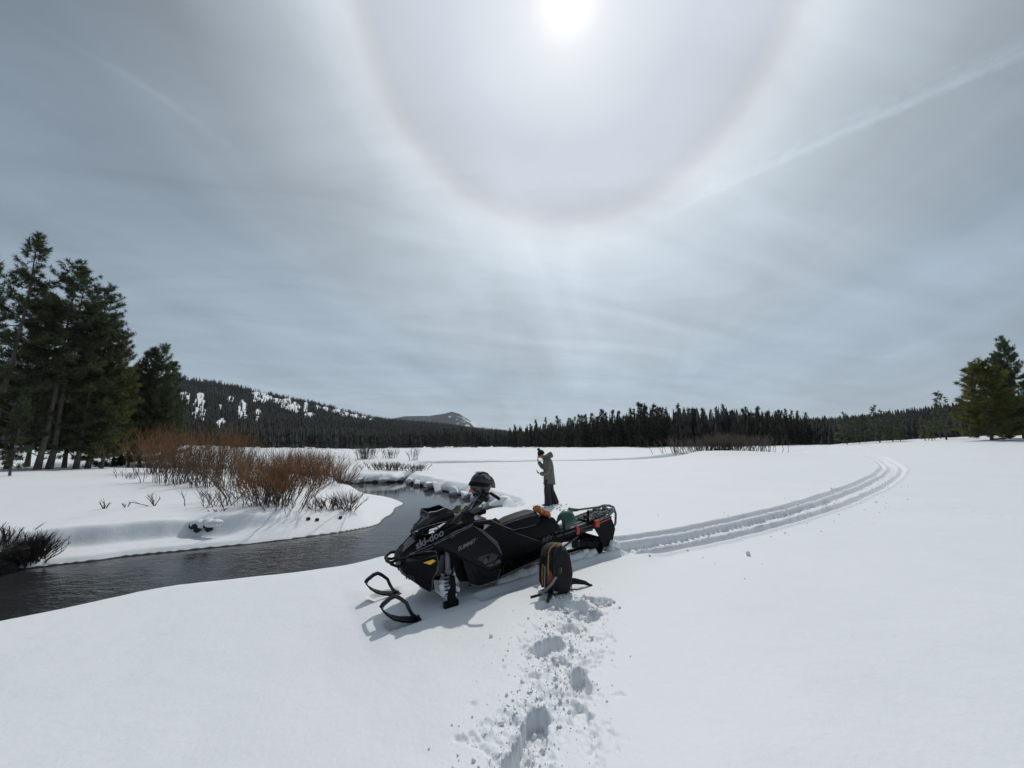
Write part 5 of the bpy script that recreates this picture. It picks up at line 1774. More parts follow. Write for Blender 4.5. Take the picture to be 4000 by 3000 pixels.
MB().tube([(-2.90, .24, .525), (-3.20, .232, .565)], .013, 8).build('tie_down_bar', RED, td, smooth=40)
MB().plate([(-2.385, .24, .56), (-2.44, .245, .565), (-2.47, .245, .50), (-2.455, .24, .42), (-2.40, .235, .43), (-2.41, .24, .50)], .05, (0, 1, 0)).build('tie_down', RED, sled, bevel=.006)
MB().tube([(-2.18, .215, .70), (-2.13, .235, .42)], .006, 5).build('strap', RUB, sled)
MB().box((-2.62, .21, .46), (.32, .03, .055), Matrix.Rotation(R_(-4), 3, 'Y')).build('tool_case', BLK_G, sled, bevel=.01)
rr_ = random.Random(12)
pk = MB()
for k in range(14):
    pk.ball((-3.16 - rr_.random() * .16, rr_.uniform(-.02, .24), .02 + rr_.random() * .10), rr_.uniform(.05, .085), 9, 6, .2, rr_)
for k in range(34):
    x0 = -1.0 - 1.75 * k / 33
    pk.ball((x0 + rr_.uniform(-.02, .02), .19 + rr_.uniform(-.02, .03), .0 + rr_.uniform(-.01, .03)), rr_.uniform(.07, .095), 9, 6, .12, rr_, (1.5, .8, 1.0 + .5 * math.sin(k * 1.3) ** 2))
po = pk.build('packed_snow', SNOW, sled, smooth=60)
po['kind'] = 'stuff'


# ------------------------------------------------------------------ loose things on the machine
def on_sled(name, label, cat, loc, rot=(0, 0, 0)):
    o = thing(name, label, cat)
    o.matrix_world = SLED_M @ Matrix.Translation(Vector(loc)) @ (Matrix.Rotation(R_(rot[2]), 4, 'Z') @ Matrix.Rotation(R_(rot[1]), 4, 'Y') @ Matrix.Rotation(R_(rot[0]), 4, 'X'))
    return o


# helmet hung over the bar; +x is the way its face looks
HEL = material('helmet_shell', (0.020, 0.021, 0.024), 0.4, var=0.25, vscale=9, coat=0.3)
HEL_L = material('helmet_grey_graphic', (0.16, 0.155, 0.16), 0.4, var=0.2, vscale=12)
ORG = material('orange_trim', (0.75, 0.13, 0.025), 0.5, var=0.15, vscale=20)
hel = on_sled('helmet', 'dark grey full face helmet with visor hung on the handlebar', 'helmet', (-.775, .02, 1.415), (0, 27, 195))
hel.scale = (1.14, 1.14, 1.14)
hs = MB()
rings = []
for k in range(13):
    ph = -0.92 + (math.pi / 2 + 0.92) * k / 12
    c, z = math.cos(ph), math.sin(ph)
    ring = []
    for j in range(24):
        an = 2 * math.pi * j / 24
        x, y = math.cos(an), math.sin(an)
        rx = .155 if x > 0 else .150
        ring.append(Vector((rx * x * max(c, .02) + (.012 if x > 0 else -.0), .118 * y * max(c, .02), .155 * z)))
    rings.append(ring)
hs.loft(rings)
shell = hs.build('helmet_shell', HEL, hel, smooth=50)
# chin bar
ch = MB()
cr_ = []
for j in range(11):
    an = R_(-80 + 16 * j)
    r0 = .165 + .035 * math.cos(an) ** 4
    cr_.append(Vector((r0 * math.cos(an) + .01, .120 * math.sin(an), -.118 - .02 * math.cos(an))))
ch.tube(cr_, [(.042 - .010 * abs(j - 5) / 5, .016) for j in range(11)], 8, flat=(0, 0, 1))
ch.build('chin_bar', HEL, hel, smooth=50)
MB().loft([[Vector((x, y * w, z)) for y in (-1, -.5, 0, .5, 1)] + [Vector((x, y * w, z - .008)) for y in (1, .5, 0, -.5, -1)] for x, w, z in ((.05, .105, .128), (.12, .10, .105), (.175, .085, .072), (.225, .06, .03))]).build('visor_peak', HEL_L, hel, bevel=.003)
MB().loft([[Vector((.158 * math.cos(a), .121 * math.sin(a), z + .045 * math.cos(a))) for a in [2 * math.pi * j / 24 for j in range(24)]] for z in (-.035, .02)], True, False).build('goggle_strap', BLK, hel, smooth=60)
MB().loft([[Vector((r * math.cos(a) + .012, .93 * r * .8 * math.sin(a), z)) for a in [R_(-75 + 15 * j) for j in range(11)]] for r, z in ((.135, .035), (.142, -.02), (.135, -.07))], False, False).build('goggle_lens', BLK_G, hel, smooth=60)
MB().plate([(-.05, .112, .075), (.03, .116, .075), (.08, .10, .085), (.02, .095, .125), (-.06, .085, .125)], .006, (0, 1, .6)).build('graphic', HEL_L, hel)
MB().plate([(-.05, -.112, .075), (.03, -.116, .075), (.08, -.10, .085), (.02, -.095, .125), (-.06, -.085, .125)], .006, (0, -1, .6)).build('graphic', HEL_L, hel)
MB().loft([[Vector((x, y * .05, z)) for y in (-1, 1)] + [Vector((x, y * .05, z - .006)) for y in (1, -1)] for x, z in ((-.11, .118), (-.05, .152), (.02, .160), (.08, .142))]).build('crown_stripe', HEL_L, hel)
MB().loft([[Vector((r * math.cos(a), .8 * r * math.sin(a), z)) for a in [R_(130 + 7 * j) for j in range(11)]] for r, z in ((.122, -.108), (.126, -.128), (.105, -.142))], False, False).build('neck_trim', ORG, hel, smooth=60)
MB().ball((-.128, .065, -.05), .012, 8, 6).build('orange_logo', ORG, hel)

# orange gloves on the seat bag
glv = on_sled('work_glove', 'folded orange leather work glove lying on the seat behind the cushion', 'glove', (-1.81, .11, .835), (8, -24, 8))
glv.scale = (.86, 1.0, 1.5)
GL = material('orange_glove', (0.50, 0.125, 0.035), 0.65, var=0.25, vscale=14, bump=0.3, bscale=45, col2=(0.62, 0.19, 0.06))
pm = MB()
pm.loft([[Vector((x, y * w, z * h + o_)) for y, z in ((-1, -.3), (-.85, .6), (-.3, 1.0), (.3, .8), (.85, .75), (1, -.2), (.6, -.8), (-.6, -.8))] for x, w, h, o_ in ((.135, .075, .018, .030), (.09, .088, .034, .028), (.03, .082, .030, .016), (-.03, .09, .036, .014), (-.09, .088, .026, .006))])
palm = pm.build('palm', GL, glv, smooth=60, sub=1)
for k in range(4):
    yy = -.060 + k * .040
    L_ = (.070, .082, .080, .066)[k]
    MB().tube([(-.07, yy, .010), (-.07 - L_ * .5, yy * 1.02, .012), (-.07 - L_, yy * 1.03, -.012), (-.07 - L_ * 1.05, yy, -.03)], [.024, .024, .020, .012], 8).build('finger', GL, palm, smooth=60)
MB().tube([(.02, .08, .012), (-.03, .112, .012), (-.085, .112, -.004)], [.022, .022, .014], 8).build('thumb', GL, palm, smooth=60)
MB().loft([[Vector((x, w * math.cos(a), .034 + h * math.sin(a))) for a in [2 * math.pi * j / 12 for j in range(12)]] for x, w, h in ((.10, .086, .030), (.15, .092, .036), (.165, .088, .030))]).build('cuff', GL, glv, smooth=60)
MB().tube([(.12, .085, .05), (.17, .10, .035), (.15, .115, -.005)], .009, 6).build('cuff_strap', material('pale_strap', (0.55, 0.50, 0.42), 0.7, var=0.2), glv, smooth=50)

# green shovel laid along the tunnel
SHV = material('green_shovel_plastic', (0.028, 0.088, 0.055), 0.38, var=0.15, vscale=6, coat=0.2)
shv = on_sled('snow_shovel', 'dark green snow shovel laid along the tunnel, blade against the seat', 'shovel', (0, 0, 0))
bl = MB()
rows = []
for i in range(9):
    t = i / 8
    x = -2.13 - .33 * t
    w = .185 * (math.sin(math.pi * min(1, .16 + .60 * t)) ** .7) * (1 if t < .8 else 1 - (t - .8) * 2.4)
    zc = .70 + .115 * math.sin(math.pi * (.12 + .62 * t))
    row = []
    for j in range(11):
        q = -1 + 2 * j / 10
        row.append(Vector((x - .06 * (1 - q * q) * (1 - t) - .05 * abs(q) ** 2, .06 + w * q, zc - .25 * q * q * (1 - .35 * t))))
    rows.append(row)
n = 11
vv = [p for r in rows for p in r]
ff = [(i * n + j, i * n + j + 1, (i + 1) * n + j + 1, (i + 1) * n + j) for i in range(8) for j in range(n - 1)]
blade = bl.add(vv, ff).build('blade', SHV, shv, smooth=80)
so_ = blade.modifiers.new('solid', 'SOLIDIFY')
so_.thickness = .008
MB().tube([(-2.42, .06, .80), (-2.55, .055, .775), (-2.62, .055, .765)], [.035, .028, .022], 10).build('socket', SHV, shv, smooth=50)
MB().tube([(-2.58, .055, .77), (-3.0, .05, .745), (-3.40, .045, .722)], .0165, 10).build('shaft', SHV, shv, smooth=50)

# ------------------------------------------------------------------ person
SKIN = material('skin', (0.42, 0.24, 0.17), 0.55, var=0.1, vscale=20)
JACK = material('olive_grey_jacket', (0.145, 0.14, 0.115), 0.8, var=0.16, vscale=9, bump=0.25, bscale=30)
JACK_D = material('jacket_seam', (0.045, 0.045, 0.036), 0.8, var=0.2, vscale=9)
PANT = material('dark_snow_trousers', (0.018, 0.018, 0.024), 0.75, var=0.25, vscale=8, bump=0.25, bscale=24)
WOOL = material('black_wool', (0.008, 0.008, 0.009), 0.95, var=0.3, vscale=60, bump=0.6, bscale=120)
BOOT = material('black_boot', (0.012, 0.012, 0.013), 0.6, var=0.2, vscale=20)
GLOVE_G = material('pale_glove', (0.30, 0.29, 0.25), 0.75, var=0.2, vscale=20)
person = thing('person', 'person in olive grey hooded jacket, dark trousers and black bobble hat, head bowed', 'person')
pgx, pgy = 1.16, 11.85
person.location = (pgx, pgy, ground_z(pgx, pgy) - 0.04)
person.rotation_euler = (0, 0, R_(176))         # local +x is where the person faces


def skinned(name, verts, edges, radii, mat, parent, sub=2, root=0):
    me = bpy.data.meshes.new(name)
    me.from_pydata([tuple(v) for v in verts], edges, [])
    o = obj(name, me, parent)
    sk = o.modifiers.new('skin', 'SKIN')
    for i, r in enumerate(radii):
        me.skin_vertices[0].data[i].radius = (r, r) if not isinstance(r, tuple) else r
        me.skin_vertices[0].data[i].use_root = (i == root)
    m = o.modifiers.new('subdivision', 'SUBSURF')
    m.levels = m.render_levels = sub
    dg = bpy.context.evaluated_depsgraph_get()
    done = bpy.data.meshes.new_from_object(o.evaluated_get(dg))
    o.modifiers.clear()
    o.data = done
    bpy.data.meshes.remove(me)
    done.materials.clear()
    done.materials.append(mat)
    set_smooth(done)
    return o


# joints: 0 pelvis 1 waist 2 chest 3 neck 4 skull base 5 crown
J = [(0.0, 0, .84), (0.0, 0, 1.02), (0.03, 0, 1.27), (0.14, 0, 1.425), (0.225, 0, 1.50), (0.255, 0, 1.60),
     (0.03, .16, 1.34), (0.0, .245, 1.12), (0.20, .20, .97), (0.30, .15, .99),            # near (left) arm
     (0.05, -.16, 1.34), (0.14, -.24, 1.13), (0.30, -.13, 1.28), (0.325, -.08, 1.36),    # far (right) arm to the mouth
     (0.02, .10, .80), (0.075, .11, .45), (0.03, .11, .08), (0.15, .12, .04),             # near leg
     (-0.01, -.10, .80), (-0.04, -.11, .46), (-0.20, -.11, .09), (-0.09, -.12, .04)]
E_ = [(0, 1), (1, 2), (2, 3), (3, 4), (4, 5), (2, 6), (6, 7), (7, 8), (8, 9), (2, 10), (10, 11), (11, 12), (12, 13), (0, 14), (14, 15), (15, 16), (16, 17), (0, 18), (18, 19), (19, 20), (20, 21)]
Rr = [.12, .11, .12, .05, .075, .085, .045, .042, .036, .03, .045, .042, .036, .03, .085, .06, .05, .04, .085, .06, .05, .04]
body = skinned('body', J, E_, Rr, SKIN, person)
# face
fc = MB().loft([[Vector((.235 + x, y, z)) for x, y in ((.03, -.06), (.07, -.045), (.088, 0), (.07, .045), (.03, .06), (-.06, .05), (-.06, -.05))] for z in (1.455, 1.50, 1.545)])
fc.tube([(.318, 0, 1.545), (.345, 0, 1.50), (.315, 0, 1.49)], [.010, .017, .010], 7)
fc.build('face', SKIN, person, smooth=70)
for s in (1, -1):
    MB().ball((.305, .03 * s, 1.535), .010, 8, 6).build('eye', BLK_G, person)
    MB().ball((.225, .088 * s, 1.525), .026, 8, 6, sc=(.6, .35, 1.0)).build('ear', SKIN, person, smooth=60)
MB().box((.318, 0, 1.468), (.012, .045, .008)).build('mouth', material('lips', (0.30, 0.12, 0.10), 0.5, var=0.1), person)
# hands: five fingers, thumb from the side of the palm
def hand(name, mat, o, fwd, up, side, curl, ln=1.0):
    o, fwd, up, side = Vector(o), Vector(fwd).normalized(), Vector(up).normalized(), Vector(side).normalized()
    vs, es, rs_ = [o - fwd * .03, o + fwd * .035], [(0, 1)], [(.022, .03), (.024, .034)]
    for k in range(4):
        off = (k - 1.5) * .019
        L_ = (.068, .078, .074, .058)[k] * ln
        b0 = len(vs)
        a1 = fwd * math.cos(curl * .4) + up * math.sin(curl * .4)
        a2 = fwd * math.cos(curl) + up * math.sin(curl)
        p0 = o + fwd * .04 + side * off
        p1 = p0 + a1 * L_ * .5
        p2 = p1 + a2 * L_ * .5
        vs += [p0, p1, p2]
        es += [(1, b0), (b0, b0 + 1), (b0 + 1, b0 + 2)]
        rs_ += [.010, .0095, .008]
    b0 = len(vs)
    t0 = o + side * .03
    vs += [t0, t0 + (side * .7 + fwd * .6 + up * .3) * .032, t0 + (side * .55 + fwd + up * .5) * .058]
    es += [(0, b0), (b0, b0 + 1), (b0 + 1, b0 + 2)]
    rs_ += [.012, .011, .009]
    return skinned(name, vs, es, rs_, mat, person, sub=1)


hand('hand', GLOVE_G, (.335, .135, 1.005), (.75, -.1, .55), (-.5, .2, .8), (.1, 1, .1), 1.0)
hand('hand', SKIN, (.345, -.06, 1.39), (.05, .15, 1), (-.8, .3, .2), (.2, 1, -.1), 0.9)


def ell(c, a, b, ang=0.0, n=16, tilt=0.0):
    """horizontal ring round a body axis"""
    r = []
    for k in range(n):
        t = 2 * math.pi * k / n
        x, y = a * math.cos(t), b * math.sin(t)
        r.append(Vector((c[0] + x, c[1] + y, c[2] + x * tilt)))
    return r


rj = random.Random(6)
jk = MB().loft([ell((-.005, 0, .66), .185, .225, tilt=.03), ell((-.005, 0, .70), .19, .23, tilt=.03), ell((0, 0, .85), .178, .222, tilt=.02), ell((.012, 0, 1.02), .168, .218), ell((.025, 0, 1.18), .172, .225, tilt=-.1),
                ell((.04, 0, 1.30), .162, .222, tilt=-.2), ell((.06, 0, 1.39), .13, .185, tilt=-.3), ell((.095, 0, 1.45), .095, .115, tilt=-.4), ell((.12, 0, 1.475), .082, .09, tilt=-.4)])


def sleeve(mb, pts, rad):
    mb.tube(pts, rad, 14)


sleeve(jk, [(0.03, .16, 1.37), (0.02, .225, 1.29), (-.005, .26, 1.12), (.02, .262, 1.04), (.10, .24, .985), (.22, .19, .975), (.285, .155, .99)], [.085, .095, .088, .086, .078, .066, .056])
sleeve(jk, [(0.05, -.16, 1.37), (0.06, -.22, 1.29), (.13, -.25, 1.14), (.17, -.24, 1.12), (.24, -.18, 1.20), (.305, -.115, 1.30), (.32, -.09, 1.335)], [.085, .092, .08, .078, .07, .06, .052])
jacket = jk.build('jacket', JACK, person, smooth=70, sub=1)
MB().loft([ell((-.005, 0, .655), .19, .23, tilt=.03), ell((-.005, 0, .68), .193, .233, tilt=.03)], True, False).build('hem', JACK_D, jacket)
MB().tube([(.175, .09, .66), (.168, .1, .95), (.17, .10, 1.18)], .007, 5).build('zip', JACK_D, jacket)
MB().box((.168, .135, .63), (.03, .01, .07)).build('zip_tag', WHITE_T, jacket)
MB().tube([(-.05, .20, 1.37), (-.08, .235, 1.25), (-.085, .262, 1.1), (-.03, .30, .99), (.1, .28, .93)], .006, 5).build('sleeve_seam', JACK_D, jacket)
# hood bunched behind the neck
hd = MB().loft([ell((-.055, 0, 1.44), .085, .14, tilt=-.2), ell((-.035, 0, 1.50), .105, .15, tilt=-.3), ell((-.005, 0, 1.56), .105, .14, tilt=-.5), ell((.02, 0, 1.60), .085, .115, tilt=-.7), ell((.03, 0, 1.605), .05, .08, tilt=-.7)])
hd.tube([(.02, .11, 1.55), (.12, .12, 1.50), (.21, .085, 1.455)], [.05, .05, .035], 8).tube([(.02, -.11, 1.55), (.12, -.12, 1.50), (.21, -.085, 1.455)], [.05, .05, .035], 8)
hd.build('hood', JACK, jacket, smooth=70, sub=1)
tr_ = MB().loft([ell((0, 0, .90), .14, .19), ell((0, 0, .80), .155, .20), ell((.005, 0, .72), .15, .20)])
tr_.tube([(.03, .095, .80), (.055, .10, .62), (.075, .105, .46), (.055, .105, .28), (.045, .11, .06)], [.115, .105, .098, .105, .118], 14)
tr_.tube([(-.01, -.095, .80), (-.03, -.10, .62), (-.05, -.105, .46), (-.13, -.11, .26), (-.195, -.11, .06)], [.115, .105, .096, .10, .112], 14)
trs = tr_.build('trousers', PANT, person, smooth=70)
MB().tube([(.05, .205, .80), (.07, .208, .62), (.085, .207, .50)], .005, 5).build('side_stripe', GREY_T, trs)
for x, y, a in ((.06, .11, 0), (-.17, -.11, 0)):
    MB().loft([[Vector((x + dx, y + w * q, z)) for q, z in ((-1, .0), (-1, .05), (-.6, h), (.6, h), (1, .05), (1, .0))] for dx, w, h in ((-.10, .045, .10), (0, .05, .11), (.09, .05, .08), (.16, .042, .055), (.19, .02, .03))]).build('boot', BOOT, person, smooth=50)
# hat
ht = MB()
rings = []
for k in range(9):
    ph = -.35 + (math.pi / 2 + .35) * k / 8
    rings.append([Vector((.245 + .112 * math.cos(ph) * math.cos(t), .108 * math.cos(ph) * math.sin(t), 1.585 + .125 * math.sin(ph))) + Vector((.10, 0, -.25)) * .0 for t in [2 * math.pi * j / 16 for j in range(16)]])
ht.loft(rings)
hat = ht.build('bobble_hat', WOOL, person, smooth=70)
hat.matrix_basis = Matrix.Translation(Vector((.245, 0, 1.585))) @ Matrix.Rotation(R_(24), 4, 'Y') @ Matrix.Translation(Vector((-.245, 0, -1.585)))
bb = MB().ball((.262, 0, 1.735), .046, 14, 10, .16, rj)
bb.build('bobble', WOOL, hat)
MB().loft([[Vector((x, y * w, 1.535)) for y in (-1, -.4, .4, 1)] + [Vector((x, y * w, 1.527)) for y in (1, .4, -.4, -1)] for x, w in ((.32, .07), (.37, .065), (.41, .04))]).build('brim', material('grey_brim', (0.14, 0.14, 0.15), 0.6, var=0.2), hat)

# ------------------------------------------------------------------ backpack standing in the snow
PACK = material('black_pack_nylon', (0.010, 0.010, 0.012), 0.7, var=0.25, vscale=6, bump=0.35, bscale=26, spec=0.3)
PACK_S = material('pack_side_fabric', (0.022, 0.022, 0.025), 0.75, var=0.3, vscale=12, bump=0.4, bscale=40)
WEB = material('grey_webbing', (0.22, 0.215, 0.20), 0.75, var=0.2, vscale=40)
TAN = material('orange_tan_trim', (0.34, 0.165, 0.055), 0.7, var=0.2, vscale=20)
RUST = material('rust_side_fabric', (0.17, 0.045, 0.02), 0.75, var=0.25, vscale=14, bump=0.3, bscale=40)
pack = thing('backpack', 'tall black hiking backpack with orange trim propped upright in the snow', 'backpack')
pkx, pky = 0.58, 5.30
pack.location = (pkx, pky, -0.205)
pack.scale = (1.04, 1.0, 0.84)
pack.rotation_euler = (R_(-7), R_(3.5), R_(22))


# local: +x right, -y towards the camera (plain outer face), z up
def prect(z, x0, x1, y0, y1, q=.3, n=5):
    """rounded rectangle ring"""
    r = []
    rx, ry = (x1 - x0) * q, (y1 - y0) * q
    for (cx, cy_, a0) in ((x1 - rx, y1 - ry, 0), (x0 + rx, y1 - ry, 90), (x0 + rx, y0 + ry, 180), (x1 - rx, y0 + ry, 270)):
        for k in range(n):
            a = R_(a0 + 90 * k / (n - 1))
            r.append(Vector((cx + rx * math.cos(a), cy_ + ry * math.sin(a), z)))
    return r


mb = MB().loft([prect(.0, -.10, .13, -.10, .08), prect(.04, -.145, .165, -.13, .10), prect(.16, -.165, .185, -.145, .11), prect(.34, -.175, .19, -.15, .11), prect(.52, -.165, .18, -.145, .11),
                prect(.64, -.14, .155, -.125, .105), prect(.70, -.10, .12, -.10, .09), prect(.725, -.05, .07, -.06, .06)])
main = mb.build('main_sack', PACK, pack, smooth=60, sub=1)
fp = MB().loft([[Vector((x, -.155 - d_, z)) for x in (cx - w, cx - w * .6, cx, cx + w * .6, cx + w)] for cx, w, z, d_ in ((.03, .06, .02, -.03), (.03, .105, .08, -.005), (.03, .125, .22, .012), (.025, .125, .40, .014), (.02, .115, .56, .008), (.02, .08, .655, -.015), (.02, .04, .68, -.04))], False, False)
f_o = fp.build('front_panel', PACK, pack, smooth=70)
f_o.modifiers.new('solid', 'SOLIDIFY').thickness = .012
MB().tube([(-.10, -.15, .02), (-.105, -.16, .22), (-.102, -.163, .42), (-.095, -.155, .56), (-.06, -.13, .665), (.0, -.12, .70)], .007, 6).build('panel_piping', PACK_S, f_o, smooth=50)
MB().tube([(.155, -.14, .05), (.162, -.15, .25), (.155, -.15, .45), (.14, -.135, .60), (.09, -.12, .68)], .006, 6).build('panel_piping', PACK_S, f_o, smooth=50)
MB().box((-.02, -.175, .37), (.05, .008, .10)).build('logo_patch', PACK_S, f_o)
MB().box((-.005, -.181, .385), (.008, .006, .05)).build('patch_clip', WEB, f_o)
# left side with pocket, rust gusset and straps
MB().plate([(-.17, -.115, .12), (-.178, .03, .12), (-.182, .03, .44), (-.172, -.11, .44)], .02, (-1, -.3, 0)).build('side_pocket', PACK_S, pack, bevel=.008)
MB().plate([(-.135, -.158, .14), (-.172, -.12, .14), (-.176, -.12, .40), (-.14, -.162, .36), (-.115, -.17, .26)], .012, (-.6, -1, 0)).build('side_gusset', RUST, pack)
for (x, y, z0, z1, m_) in ((-.186, -.07, .10, .42, WEB), (-.19, -.01, .14, .44, TAN), (-.165, -.135, .30, .60, TAN)):
    MB().tube([(x, y, z0), (x - .004, y, (z0 + z1) / 2), (x + .006, y, z1)], [(.012, .004)] * 3, 4, flat=(0, 1, 0)).build('side_strap', m_, pack)
MB().tube([(-.085, -.19, .29), (-.14, -.185, .20), (-.205, -.155, .12), (-.26, -.13, .05)], [(.024, .005)] * 4, 4, flat=(.6, 0, .8)).build('compression_strap', WEB, pack)
MB().box((-.185, -.145, .145), (.05, .02, .035), Matrix.Rotation(R_(-42), 3, 'Y')).build('buckle', BLK, pack, bevel=.004)
MB().box((-.225, -.115, .095), (.04, .02, .03), Matrix.Rotation(R_(-42), 3, 'Y')).build('buckle', BLK, pack, bevel=.004)
MB().box((-.09, -.165, .07), (.06, .006, .03), Matrix.Rotation(R_(18), 3, 'Y')).build('strap_end', WEB, pack)
MB().tube([(.175, -.10, .18), (.185, -.12, .30), (.178, -.12, .40)], [(.012, .004)] * 3, 4, flat=(0, 1, 0)).build('side_strap', WEB, pack)
# haul loop and top lid edge
MB().tube([(-.02, -.10, .665), (-.005, -.11, .73), (.03, -.10, .755), (.055, -.09, .735), (.055, -.085, .69)], [(.011, .006)] * 5, 4, flat=(0, 1, .2)).build('haul_loop', TAN, pack)
MB().tube([(-.135, -.08, .60), (-.11, -.09, .68), (-.05, -.09, .735), (.02, -.07, .752)], .010, 7).build('lid_piping', TAN, pack, smooth=50)
MB().loft([prect(.56, -.175, -.02, -.06, .12), prect(.66, -.15, .02, -.06, .12), prect(.73, -.09, .06, -.04, .10), prect(.75, -.04, .04, -.01, .06)]).build('lid_pocket', PACK_S, pack, smooth=60)
# shoulder straps behind, hip belt wings on the snow
for x in (-.09, .10):
    MB().tube([(x, .10, .66), (x, .17, .58), (x * 1.2, .19, .40), (x * 1.5, .14, .16), (x * 1.3, .10, .08)], [(.03, .009)] * 5, 4, flat=(1, 0, 0)).build('shoulder_strap', PACK_S, pack, bevel=.004)
hb = MB().tube([(.13, -.02, .15), (.26, -.04, .17), (.40, -.07, .14), (.49, -.085, .09)], [(.05, .014), (.045, .014), (.03, .012), (.016, .008)], 4, flat=(0, 0, 1)).build('hip_belt', PACK, pack, bevel=.006)
MB().tube([(.48, -.085, .11), (.505, -.09, .06), (.495, -.10, .02)], [(.017, .01)] * 3, 4).build('belt_buckle', BLK_G, hb, bevel=.004)
MB().tube([(.46, -.09, .035), (.32, -.09, .05), (.18, -.06, .06)], [(.012, .003)] * 3, 4).build('belt_strap', WEB, hb)
hb2 = MB().tube([(-.12, -.10, .05), (-.20, -.20, .02), (-.235, -.26, -.02)], [(.035, .014), (.03, .014), (.016, .012)], 4, flat=(0, 0, 1)).build('hip_belt', PACK, pack, bevel=.006)
MB().tube([(-.17, -.12, .09), (-.29, -.13, .045), (-.42, -.15, .03)], [(.018, .004)] * 3, 4, flat=(0, 0, 1)).build('belt_strap', PACK_S, hb2)
MB().box((-.245, -.265, .0), (.03, .02, .06)).build('belt_buckle', BLK_G, hb2, bevel=.004)

# ------------------------------------------------------------------ snow blocks and crumbs
rb_ = random.Random(21)


def snow_block(name, label, c, sz, seed, group):
    r = random.Random(seed)
    mb = MB()
    nu, nv = 22, 14
    mb.ball((0, 0, 0), 1.0, nu, nv)
    cut = [(Vector((r.uniform(-1, 1), r.uniform(-1, 1), r.uniform(-.6, 1))).normalized(), r.uniform(.38, .72)) for _ in range(11)]
    vs = []
    for v in mb.v:
        p = Vector(v)
        p = Vector((math.copysign(abs(p.x) ** .6, p.x), math.copysign(abs(p.y) ** .6, p.y), math.copysign(abs(p.z) ** .6, p.z)))
        for nrm_, d in cut:
            e = p.dot(nrm_) - d
            if e > 0:
                p -= nrm_ * e * .97
        vs.append((p.x * sz[0], p.y * sz[1], p.z * sz[2]))
    mb.v = vs
    o = mb.build(name, SNOW, None, smooth=16, bevel=.012 if sz[0] > .1 else 0)
    o.location = c
    o.rotation_euler = (r.uniform(-.25, .25), r.uniform(-.25, .25), r.uniform(0, 6.28))
    tag(o, label, 'snow block', group)
    return o


BLK_G_ = 'snow blocks slumped along the pool bank'
blocks = [((-0.05, 14.1, -.62), (.60, .5, .36), 'large faceted snow block leaning at the right end of the pool'), ((-.55, 15.3, -.70), (.55, .45, .32), 'grey snow block behind the handlebar, next to the large faceted one'),
          ((-.95, 16.4, -.72), (.5, .4, .30), 'snow block just left of the steering post at the pool edge'), ((-1.7, 17.6, -.74), (.42, .4, .30), 'rounded snow lump left of the helmet on the bank'),
          ((-2.3, 18.7, -.78), (.40, .35, .26), 'second rounded snow lump along the bank from the helmet'), ((-2.95, 19.7, -.78), (.42, .35, .25), 'third rounded snow lump along the bank from the helmet'),
          ((-4.1, 21.1, -.72), (.55, .4, .30), 'angular snow slab in the middle of the broken bank'), ((-4.9, 22.3, -.70), (.5, .4, .32), 'pointed snow slab further up the broken bank'),
          ((-5.9, 23.8, -.74), (.5, .4, .28), 'low snow block near the inner corner of the pool'), ((-6.7, 24.9, -.74), (.5, .4, .26), 'snow block beside the mouth of the side creek'),
          ((-8.8, 25.75, -.76), (.55, .35, .22), 'flat snow block on the far shore left of the side creek'), ((-10.2, 25.5, -.76), (.6, .35, .24), 'leftmost snow block on the far shore of the pool')]
for k, (c, sz, lab) in enumerate(blocks):
    snow_block('snow_block', lab, c, sz, 40 + k, BLK_G_)
MUD = material('wet_river_mud', (0.018, 0.016, 0.014), 0.6, var=0.4, vscale=5)
rk_ = random.Random(17)
for k, (x, y, lab) in enumerate([(-7.6, 26.0, 'black wet stone in the mouth of the side creek'), (-8.25, 25.72, 'black stone at the waterline of the far shore, nearest the creek'), (-9.2, 25.68, 'small black stone at the waterline of the far shore, further left')]):
    st2 = MB().ball((0, 0, 0), .17, 9, 6, .18, rk_, (1.2, .9, .8)).build('river_stone', MUD, None, smooth=50)
    st2.location = (x, y, -.90)
    tag(st2, lab, 'stone', 'black stones at the pool waterline')
for k, (x, y, lab) in enumerate([(-6.35, 12.05, 'dark clod on the snow tongue, left one of three near the water'), (-6.1, 12.1, 'dark clod on the snow tongue, middle one of three'), (-5.55, 12.5, 'dark clod under the rightmost twig bush')]):
    st2 = MB().ball((0, 0, 0), .05, 9, 6, .2, rk_, (1.3, .9, 1.0)).build('earth_clod', material('earth_clod', (0.05, 0.04, 0.03), 0.9, var=0.4, vscale=20), None, smooth=50)
    st2.location = (x, y, ground_z(x, y) + .03)
    tag(st2, lab, 'clod', 'dark clods on the snow tongue')


def crumbs(name, pts, sizes, seed):
    rs = np.random.RandomState(seed)
    base = np.array([(1, 0, 0), (-1, 0, 0), (0, 1, 0), (0, -1, 0), (0, 0, 1), (0, 0, -1)], float)
    F = np.array([(0, 2, 4), (2, 1, 4), (1, 3, 4), (3, 0, 4), (2, 0, 5), (1, 2, 5), (3, 1, 5), (0, 3, 5)])
    n = len(pts)
    v = base[None] * rs.uniform(.55, 1.3, (n, 6, 3)) + rs.normal(0, .18, (n, 6, 3))
    v = v * sizes[:, None, None] * np.array([1, 1, .9])
    a = rs.uniform(0, 6.28, n)
    c, s = np.cos(a)[:, None], np.sin(a)[:, None]
    v = np.stack([v[..., 0] * c - v[..., 1] * s, v[..., 0] * s + v[..., 1] * c, v[..., 2]], -1)
    v += pts[:, None, :]
    f = (F[None] + (np.arange(n) * 6)[:, None, None]).reshape(-1, 3)
    o = obj(name, np_mesh(name, v.reshape(-1, 3), f), None, SNOW)
    o['kind'] = 'stuff'
    return o


